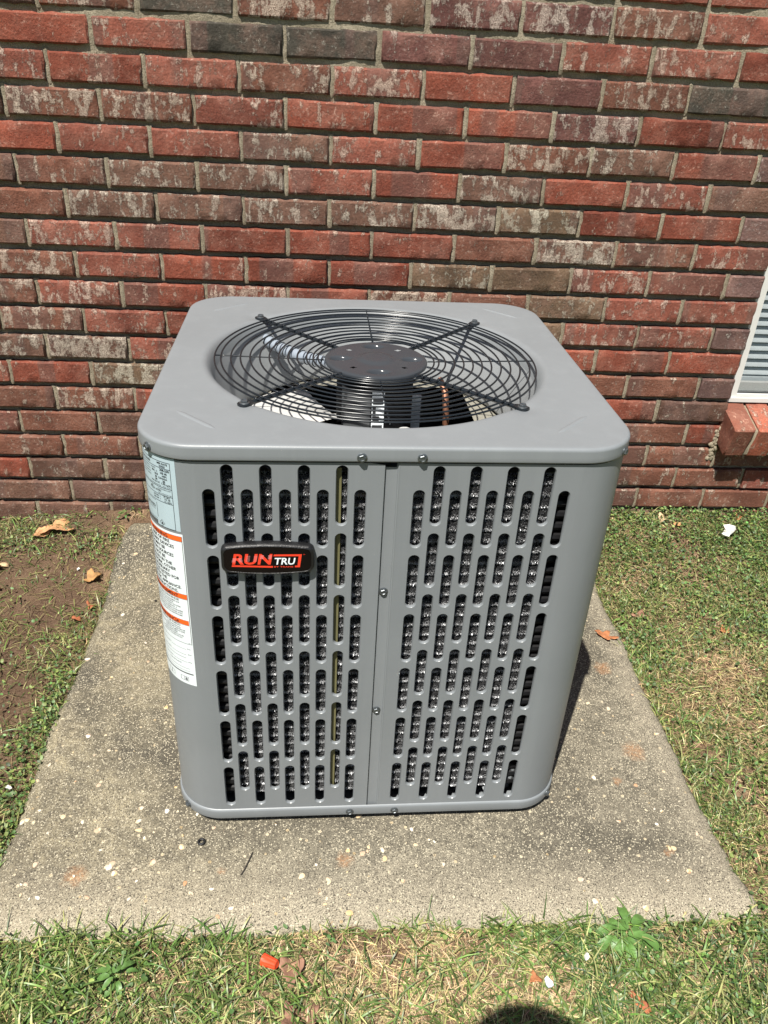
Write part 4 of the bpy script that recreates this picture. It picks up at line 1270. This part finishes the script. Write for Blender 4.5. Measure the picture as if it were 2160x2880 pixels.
dl = [(-.125, -.062, .050, TAN, "large curled tan leaf lying against the foot of the wall at left", 3, .45, .3, 1.6), (-.170, -.075, .026, TAN, "narrow tan leaf just left of the large curled leaf by the wall", 2, .6, .2, 1.9),
      (-.262, -.19, .040, PALE, "pale broken leaf on the bare clay at the left edge", 4, .6, .1, 1.6), (.000, -.235, .036, (.36, .20, .08), "folded amber leaf resting against the left edge of the slab", 4, .8, .7, 1.), (-.235, -.275, .026, RUST, "small rusty leaf on bare clay far left", 3, .5, .4, 1.2),
      (.018, -.335, .020, RUST, "rust-red leaf scrap wedged beside the slab, upper of two", 3, .6, 1.2, 1.), (-.003, -.385, .020, RUST, "rust-red leaf scrap wedged beside the slab, lower of two", 4, .6, .2, 1.), (1.2728, -.463, .034, ORA, "orange jagged leaf on the slab right of the unit", 5, .35, -.9, 1.5),
      (1.40, -.36, .028, PINK, "pinkish leaf in the grass right of the slab", 3, .4, .5, 1.3), (1.597, -.425, .022, ORA, "small orange leaf in the grass near the right edge", 4, .4, .2, 1.), (1.60, -.05, .020, TAN, "small tan leaf in the leafy ground cover near the wall", 3, .4, .9, 1.),
      (1.56, -.035, .026, PALE, "pale leaf at the foot of the wall under the window", 3, .7, .3, 1.2), (1.795, -.02, .020, ORA, "amber leaf at the foot of the wall at far right", 3, .7, .9, 1.5),
      (.5455, -1.238, .034, PINK, "torn brown leaf standing in grass right of the orange wire connector", 3, .7, 1.6, 1.3), (.560, -1.31, .040, PINK, "pinkish brown leaf in sandy grass near the bottom edge", 4, .6, .3, 1.3), (1.073, -1.306, .016, RUST, "narrow orange leaf in grass at bottom right", 2, .5, -1., 2.),
      (.92, -1.262, .018, ORA, "tiny orange leaf scrap beside the white flake", 3, .4, -.3, 1.)]
for i, (x, y, sz, c, lb, lobes, curl, rot, el) in enumerate(dl):
    on = PADX0 < x < PADX1 and y > PADY0
    z = float(pad_top(x, y)) if on else gz_at(x, y) + .006
    dead_leaf("dead_leaf", x, y, z, sz, c, lb, lobes, curl, rot, el, seed=i + 3)
def flake(x, y, z, sz, lb, seed, col=(.75, .74, .70)):
    r = np.random.default_rng(seed); n = 9; m = MB(); V = []
    for h in (-1, 1):
        for k in range(n): a = 2 * PI * k / n; q = sz * .5 * (1 + .25 * r.normal()); V.append((q * math.cos(a), q * .8 * math.sin(a), h * sz * .12 + .06 * sz * r.normal()))
    m.add(V, [tuple(range(n))[::-1], tuple(range(n, 2 * n))] + [(k, (k + 1) % n, n + (k + 1) % n, n + k) for k in range(n)])
    o = m.build("paint_flake", plain("chalky_white", col, .8), None, False); o.location = (x, y, z); o.rotation_euler = (.4 * r.normal(), .4 * r.normal(), r.random() * 6)
    tag(o, lb, "debris")
flake(1.735, -.085, gz_at(1.735, -.085) + .025, .042, "white crumpled scrap on the ground cover below the window", 1)
flake(.9393, -1.2737, gz_at(.9393, -1.27) + .018, .013, "small bluish white flake in dry grass above the dark shadow", 2, (.7, .76, .85))
flake(1.01, -1.235, gz_at(1.01, -1.235) + .014, .012, "small grey-white flake in grass below the broad-leaved weed", 3)
flake(.016, -.90, gz_at(.016, -.90) + .03, .010, "tiny white flake in the clover left of the slab", 4)
flake(-.045, -.20, gz_at(-.045, -.20) + .006, .009, "tiny white flake on the bare clay left of the slab", 5)
m = MB(); m.tube([(.0052 * math.cos(a), .0052 * math.sin(a), 0) for a in np.linspace(0, 2 * PI, 21)[:-1]], .0022, 8, True)
o = m.build("rubber_washer", M_BLACKP, None, True, None); o.location = (.3808, -1.0195, .0285); tag(o, "small black rubber ring lying on the slab in front of the unit", "washer")
m = MB(); m.tube([(0, 0, 0), (.006, .012, .001), (.012, .03, .0015), (.016, .042, .001)], .0009, 6)
o = m.build("twig", plain("dark_twig", (.05, .04, .03), .8), None); o.location = (.455, -1.085, .028); tag(o, "thin dark twig on the slab in front of the unit", "twig")
for i, (x, y, rz, sz, lb) in enumerate(((.245, -.30, .3, 1.2, "black crumb on the slab left of the unit, nearest the unit"), (.235, -.33, 2., 1., "black crumb on the slab left of the unit, lower one"))):
    m = MB(); m.lathe([(.0001, 0), (.003 * sz, .0005), (.0026 * sz, .003), (.0001, .004)], 7); o = m.build("black_crumb", M_BLACKP, None, False); o.location = (x - .06, y, .027 + float(pad_top(x, y)) - .026); o.rotation_euler = (0, 0, rz); tag(o, lb, "debris")

# larger pebbles set flush in the slab
peb = MB(); pv = []
n = 0; r = np.random.default_rng(5)
while n < 260:
    x = r.uniform(PADX0 + .01, PADX1 - .02); y = r.uniform(PADY0 + .012, -.15)
    if r.random() > (.9 if (x < .75 and y < -.8) else .35): continue
    a = r.uniform(.0022, .0062) * (1.2 if r.random() < .2 else 1); b2 = a * r.uniform(.5, .9); th = r.uniform(0, PI); k0 = 9
    dxe = min(x - PADX0, PADX1 - x, (y - PADY0) * .55)
    zz = float(pad_top(x, y)) - .016 * max(0, 1 - dxe / .035) ** 2
    V = []
    for j, (q, h) in enumerate(((1., -.0008), (.92, .0004), (.5, .0009))):
        for k in range(k0):
            t = 2 * PI * k / k0; rr_ = q * (1 + .12 * math.sin(3 * t + x * 99)); px_, py_ = a * rr_ * math.cos(t), b2 * rr_ * math.sin(t)
            V.append((x + px_ * math.cos(th) - py_ * math.sin(th), y + px_ * math.sin(th) + py_ * math.cos(th), zz + h))
    peb.add(V, [(j * k0 + k, j * k0 + (k + 1) % k0, (j + 1) * k0 + (k + 1) % k0, (j + 1) * k0 + k) for j in range(2) for k in range(k0)] + [tuple(2 * k0 + k for k in range(k0))])
    n += 1
t = NT("chert_pebble", .7, spec=.4); v = t.tex('Voronoi', 60); sc = t.n.new('ShaderNodeSeparateColor'); t.l.new(v.outputs['Color'], sc.inputs[0])
t.color(t.ramp(sc.outputs[0], [(.0, (.62, .52, .36)), (.35, (.58, .40, .20)), (.6, (.70, .66, .56)), (.85, (.45, .25, .13)), (1., (.60, .56, .47))])); t.bump(t.tex('Noise', 300, 3).outputs[0], .0006)
po_ = peb.build("aggregate_pebbles", t.m, slab, True, 50); tag(po_, kind='stuff')

# ------------------------------------------------------------------ vegetation
def blob(x, y, cx, cy, rx, ry): return np.exp(-(((x - cx) / rx) ** 2 + ((y - cy) / ry) ** 2))
def on_slab(x, y, m=.006): return (x > PADX0 + m) & (x < PADX1 - m) & (y > PADY0 + m) & (y < PADY1 + .02)
X0, X1g, Y0, Y1 = -.50, 2.12, -1.50, .0
def bare(x, y):
    """0 = lush, 1 = bare"""
    b = 1.25 * blob(x, y, -.16, -.25, .26, .10) + .95 * blob(x, y, -.10, -.70, .10, .18) + .30 * (x < .04) * (y > -.95) + .6 * blob(x, y, .02, -.03, .1, .05) + .5 * blob(x, y, .05, -.03, .12, .05) + .35 * blob(x, y, -.1, -.42, .15, .12)
    b += .80 * blob(x, y, 1.50, -.56, .13, .15) + .45 * blob(x, y, 1.62, -.80, .14, .12) + .35 * blob(x, y, 1.66, -.17, .08, .06)
    b += .82 * blob(x, y, .76, -1.31, .19, .12) + .45 * blob(x, y, .70, -1.21, .10, .03) + .40 * blob(x, y, .95, -1.27, .10, .06) + .35 * blob(x, y, .66, -1.22, .08, .05) + .4 * blob(x, y, .45, -1.31, .08, .05)
    return np.clip(b, 0, 1)
def scatter(n, dens):
    x = rng.uniform(X0, X1g, n); y = rng.uniform(Y0, Y1, n)
    k = rng.random(n) < dens(x, y)
    k &= ~on_slab(x, y)
    return x[k], y[k]
def blades(x, y, length, width, tilt, col, bend=.6, lift=.0, head=None, seg=4):
    """curved tapering blades, 3 segments; arrays broadcast"""
    n = len(x); z = ground_h(x, y) + lift
    az = rng.uniform(0, 2 * PI, n) if head is None else head
    d = np.column_stack([np.cos(az), np.sin(az), np.zeros(n)]); sd = np.column_stack([-np.sin(az), np.cos(az), np.zeros(n)])
    up = np.array([[0, 0, 1.]]); P = np.column_stack([x, y, z])
    twist = rng.normal(0, .5, n)
    sdv = sd * np.cos(twist)[:, None] + up * np.sin(twist)[:, None] * .6
    pts = []; c = P.copy(); el = tilt.copy()
    rows = []
    for i in range(seg + 1):
        t = i / seg
        w = width * (.75 + .5 * t - 1.2 * t * t if t < 1 else .04); w = np.maximum(w, width * .05)
        rows.append(c - sdv * w[:, None] * .5); rows.append(c + sdv * w[:, None] * .5)
        c = c + (d * np.cos(el)[:, None] + up * np.sin(el)[:, None]) * (length / seg)[:, None]
        el = el - bend * rng.uniform(.5, 1.3, n) / seg * 1.6
        c[:, 2] = np.maximum(c[:, 2], z - lift + .002)
    V = np.stack(rows, 1).reshape(-1, 3)
    m = 2 * (seg + 1); b = (np.arange(n) * m)[:, None]
    F = np.concatenate([b + np.array([[2 * i, 2 * i + 1, 2 * i + 3, 2 * i + 2]]) for i in range(seg)], 0)
    C = np.repeat(col, m, axis=0)
    return V, F, C
def join(name, parts, mat, label, cat, smooth=True):
    V = []; F = []; C = []; o = 0
    for v, f, c in parts: V.append(v); F.append(f + o); C.append(c); o += len(v)
    V = np.vstack(V); F = np.vstack(F); C = np.vstack(C)
    me = mesh_np(name, V, F, smooth)
    a = me.color_attributes.new('tint', 'FLOAT_COLOR', 'POINT')
    a.data.foreach_set('color', np.column_stack([C, np.ones(len(C))]).astype(np.float32).ravel())
    ob = link(name, me, None, mat); tag(ob, label, cat, kind='stuff')
    return ob
def tint(n, base, spread=.25, alt=None, palt=.0):
    b = np.array(base)[None, :] * np.exp(rng.normal(0, spread, n))[:, None]
    b = b * np.exp(rng.normal(0, .08, (n, 3)))
    if alt is not None:
        k = rng.random(n) < palt; b[k] = np.array(alt)[None, :] * np.exp(rng.normal(0, .2, k.sum()))[:, None]
    return np.clip(b, 0, 1)
front = lambda x, y: (y < PADY0 + .02)
clump = lambda x, y, s, sd: np.clip(.5 + vnoise(np.column_stack([x, y]), s, sd, 3), 0, 1)
parts = []
# broad lawn blades in front of the slab
x, y = scatter(190000, lambda x, y: np.where(front(x, y), .85, .16) * (1 - .93 * bare(x, y)) * clump(x, y, 9, 1) * np.where(x > 1.05, .8, 1))
n = len(x); parts.append(blades(x, y, rng.uniform(.020, .058, n), rng.uniform(.0022, .0044, n), rng.uniform(.15, 1.15, n), tint(n, (.115, .185, .045), .36, (.40, .40, .16), .24), .8))
# fine blades everywhere
x, y = scatter(420000, lambda x, y: (np.where(front(x, y), .65, np.where(x > 1.2, .72, .42))) * (1 - .90 * bare(x, y)) * clump(x, y, 12, 4))
n = len(x); parts.append(blades(x, y, rng.uniform(.012, .034, n), rng.uniform(.0013, .0026, n), rng.uniform(.1, 1.2, n), tint(n, (.105, .160, .043), .42, (.38, .37, .16), .28), .7, seg=3))
# dark green fine tufts at bottom right
x, y = scatter(170000, lambda x, y: np.where(front(x, y) & (x > .98), .9, .0) * (1 - .6 * bare(x, y)) * clump(x, y, 8, 9))
n = len(x); parts.append(blades(x, y, rng.uniform(.02, .05, n), rng.uniform(.0014, .0028, n), rng.uniform(.2, 1.2, n), tint(n, (.080, .150, .055), .32, (.28, .32, .13), .22), .7, seg=3))
# blades leaning over the slab's edges
ex = np.concatenate([rng.uniform(PADX0, PADX1, 380), np.full(300, PADX1 + .004) + rng.normal(0, .004, 300), np.full(160, PADX0 - .004)])
ey = np.concatenate([np.full(380, PADY0 - .004) + rng.normal(0, .004, 380), rng.uniform(PADY0, -.25, 300), rng.uniform(-1.2, -.25, 160)])
k = rng.random(len(ex)) < .25 + .75 * clump(ex, ey, 10, 33); ex, ey = ex[k], ey[k]
n = len(ex); parts.append(blades(ex, ey, rng.uniform(.015, .036, n), rng.uniform(.002, .0036, n), rng.uniform(.5, 1.3, n), tint(n, (.14, .20, .05), .25, (.35, .36, .13), .3), .9))
grass = join("lawn_grass", parts, M_GRASS, "short green grass blades growing in front of and beside the slab", "grass")
# straw
parts = []
x, y = scatter(330000, lambda x, y: np.where(front(x, y), .46, .40) + .6 * bare(x, y) * np.where(x < .1, -.35, 1.) - .30 * (x < .06) * (y > -1.1))
k = rng.random(len(x)) < .25 + .75 * clump(x, y, 11, 6); x, y = x[k], y[k]
n = len(x); parts.append(blades(x, y, rng.uniform(.010, .040, n), rng.uniform(.0010, .0023, n), rng.uniform(-.05, .35, n), tint(n, (.47, .36, .20), .32, (.17, .105, .06), .28), .4, lift=.003, seg=2))
x, y = scatter(150000, lambda x, y: (x < PADX0) * (.25 + .55 * clump(x, y, 9, 51)) * (1 - .75 * bare(x, y)) * (y > -1.15))
n = len(x); parts.append(blades(x, y, rng.uniform(.012, .045, n), rng.uniform(.0010, .0022, n), rng.uniform(-.05, .5, n), tint(n, (.155, .115, .060), .4, (.24, .22, .09), .4), .5, lift=.003, seg=3))
straw = join("dry_straw", parts, M_STRAW, "dry straw and thatch lying between the grass blades", "straw")
# small round-leaved ground cover: each leaf a bent six-sided disc
def leaves(x, y, size, height, col):
    n = len(x); z = ground_h(x, y) + height
    K = 6; a0 = rng.uniform(0, 2 * PI, n)
    nx_ = rng.normal(0, .55, n); ny_ = rng.normal(-.08, .55, n); asp = rng.uniform(.38, .9, n); ro = rng.uniform(0, PI, n); N = np.column_stack([nx_, ny_, np.ones(n)]); N /= np.linalg.norm(N, axis=1)[:, None]
    A = np.cross(N, np.column_stack([np.cos(ro), np.sin(ro), 0 * ro])); A /= np.linalg.norm(A, axis=1)[:, None]; B = np.cross(N, A)
    c = np.column_stack([x, y, z]); rows = [c - N * (size * .12)[:, None]]
    for k in range(K):
        a = a0 + 2 * PI * k / K; r_ = size * (.5 + .08 * np.cos(a - a0)) * np.where(k == 0, .78, 1)
        rows.append(c + A * (r_ * np.cos(a))[:, None] + B * (r_ * np.sin(a) * asp)[:, None])
    V = np.stack(rows, 1).reshape(-1, 3); b = (np.arange(n) * (K + 1))[:, None]
    F = np.concatenate([b + np.array([[0, 1 + 2 * j, 1 + (2 * j + 1) % K, 1 + (2 * j + 2) % K]]) for j in range(3)], 0)
    return V, F, np.repeat(col, K + 1, axis=0)
parts = []
def cover(x, y):
    d = 1.1 * blob(x, y, 1.66, -.05, .5, .17) * (x > PADX1) + .9 * blob(x, y, 1.38, -.47, .05, .09) + .55 * blob(x, y, 1.75, -.35, .2, .2)
    d = d * (.45 + .9 * np.clip(clump(x, y, 5, 41), 0, 1)); d += .45 * blob(x, y, -.22, -.105, .14, .035) + .4 * blob(x, y, -.01, -.12, .04, .05) + 1.0 * blob(x, y, -.02, -1.0, .10, .22) + .7 * blob(x, y, .015, -.66, .035, .2)
    d += .35 * blob(x, y, 1.22, -1.24, .15, .08) + .07 * front(x, y) + .5 * blob(x, y, .27, -1.25, .05, .04) + .10 * (~front(x, y))
    return np.clip(d, 0, 1) * (1 - .8 * bare(x, y))
x, y = scatter(420000, lambda x, y: cover(x, y) * (.35 + .65 * clump(x, y, 14, 8)) * .62)
n = len(x); parts.append(leaves(x, y, rng.uniform(.0045, .0105, n), rng.uniform(.004, .022, n), tint(n, (.085, .150, .045), .36, (.22, .28, .08), .30)))
gcov = join("ground_cover", parts, M_LEAFY, "low clover-like ground cover with small round green leaves along wall and slab", "ground cover")

# broad-leaved weeds
def weed(x, y, R, nl, lb, col, seed):
    r = np.random.default_rng(seed); m = MB()
    root = empty("weed_plant", (x, y, gz_at(x, y))); tag(root, lb, "weed")
    t = NT("weed_leaf_" + str(seed), .45, color=col, spec=.5)
    w = t.tex('Noise', 90, 4); t.color(t.ramp(w.outputs[0], [(.3, tuple(c * .75 for c in col)), (.7, tuple(c * 1.25 for c in col))])); t.bump(t.tex('Noise', 200, 3).outputs[0], .0008)
    for i in range(nl):
        a = r.uniform(0, 2 * PI); L_ = R * r.uniform(.35, .75); W = L_ * r.uniform(.35, .5); c0 = R * r.uniform(.0, .55); aa = a + r.normal(0, .5); h0 = r.uniform(.008, .026)
        m = MB(); V = []; n = 7
        for k in range(n + 1):
            tt = k / n; w_ = W * .5 * math.sin(PI * min(1, tt * .93 + .05)) ** .7 + .0004
            q = Vector((math.cos(a) * c0, math.sin(a) * c0, h0)) + Vector((math.cos(aa), math.sin(aa), .25 - .65 * tt)) * (L_ * tt)
            s = Vector((-math.sin(aa), math.cos(aa), 0))
            q.z = max(q.z, .003)
            V += [tuple(q - s * w_ + Vector((0, 0, w_ * .25))), tuple(q), tuple(q + s * w_ + Vector((0, 0, w_ * .25)))]
        m.add(V, [(3 * k + j, 3 * k + j + 1, 3 * k + 4 + j, 3 * k + 3 + j) for k in range(n) for j in (0, 1)])
        m.build("leaf", t.m, root, True, None)
weed(1.085, -1.205, .052, 34, "bright green broad-leaved weed rosette at the slab's front edge right", (.095, .19, .045), 1)
weed(.285, -1.245, .036, 16, "dark green broad-leaved weed in the grass left of the wire connector", (.085, .17, .04), 2)
weed(1.345, -.40, .024, 9, "small leafy weed in the grass beside the slab's right edge", (.15, .24, .06), 3)
weed(.045, -.035, .020, 8, "little green seedling at the wall's foot behind the slab's corner", (.08, .18, .04), 4)

# ------------------------------------------------------------------ the photographer, whose shadow falls in the foreground
def person():
    p = empty("person", (.55, -2.25, .0)); tag(p, "photographer in dark clothes and an added brim, seen only as a shadow on the grass", "person")
    O_ = Vector((.55, -2.25, 0))
    J = {'pel': (.53, -2.42, .86, .13), 'spine': (.52, -2.36, 1.02, .125), 'chest': (.51, -2.24, 1.20, .14), 'neck': (.52, -2.14, 1.30, .05), 'head0': (.535, -2.125, 1.345, .072), 'head': (.546, -2.100, 1.40, .078), 'crown': (.549, -2.095, 1.44, .066),
         'ls': (.34, -2.22, 1.26, .06), 'le': (.30, -2.08, 1.05, .045), 'lw': (.47, -2.00, 1.15, .028), 'lh': (.50, -1.985, 1.18, .03), 'rs': (.69, -2.22, 1.26, .06), 're': (.76, -2.08, 1.06, .045), 'rw': (.66, -2.00, 1.16, .028), 'rh': (.635, -1.985, 1.19, .03),
         'lhip': (.45, -2.42, .82, .10), 'lk': (.44, -2.40, .45, .065), 'la': (.44, -2.44, .09, .042), 'lt': (.43, -2.30, .035, .035), 'rhip': (.61, -2.42, .82, .10), 'rk': (.62, -2.40, .45, .065), 'ra': (.62, -2.44, .09, .042), 'rt': (.63, -2.30, .035, .035)}
    E = [('pel', 'spine'), ('spine', 'chest'), ('chest', 'neck'), ('neck', 'head0'), ('head0', 'head'), ('head', 'crown'), ('chest', 'ls'), ('ls', 'le'), ('le', 'lw'), ('lw', 'lh'), ('chest', 'rs'), ('rs', 're'), ('re', 'rw'), ('rw', 'rh'),
         ('pel', 'lhip'), ('lhip', 'lk'), ('lk', 'la'), ('la', 'lt'), ('pel', 'rhip'), ('rhip', 'rk'), ('rk', 'ra'), ('ra', 'rt')]
    names = list(J); rad = [J[k][3] for k in names]; V = [Vector(J[k][:3]) - O_ for k in names]; EE = [(names.index(a), names.index(b)) for a, b in E]
    for side, sg in (('lh', 1), ('rh', -1)):
        b = names.index(side); P = Vector(J[side][:3]) - O_
        for f in range(5):
            i0 = len(V)
            V.append(P + Vector((sg * .020, .006, .020 - .017 * f))); V.append(P + Vector((sg * (.042 - .004 * abs(f - 2)), .004, .024 - .018 * f))); V.append(P + Vector((sg * (.058 - .004 * abs(f - 2)), -.006, .024 - .018 * f)))
            rad += [.010, .009, .0075]; EE += [(b, i0), (i0, i0 + 1), (i0 + 1, i0 + 2)]
    me = bpy.data.meshes.new("body"); me.from_pydata([tuple(v) for v in V], EE, [])
    o = link("body", me, p, plain("dark_clothes", (.03, .035, .05), .8))
    sk = o.modifiers.new("skin", 'SKIN'); o.modifiers.new("subdiv", 'SUBSURF').levels = 1; o.modifiers["subdiv"].render_levels = 1
    for i, r_ in enumerate(rad): me.skin_vertices[0].data[i].radius = (r_, r_)
    me.skin_vertices[0].data[0].use_root = True
    m = MB(); m.lathe([(.001, 1.505), (.045, 1.502), (.072, 1.485), (.080, 1.455), (.086, 1.450), (.104, 1.438), (.104, 1.434), (.080, 1.440), (.001, 1.442)], 32, (.533 - O_.x, -2.088 - O_.y, 0))  # unseen brim, added to widen the head's shadow on the grass
    m.build("added_hat", plain("dark_added_hat", (.05, .045, .04), .8), p, True, 40)
    m = MB(); m.box(-.039, .039, -.004, .004, -.125, .028)
    ph = m.build("phone", M_GLOSSBLACK, None, False); ph.location = (.582, -1.945, 1.238); ph.rotation_euler = (math.radians(-30), 0, -.06)
    tag(ph, "black phone held up in both hands of the photographer behind the view", "phone")
person()
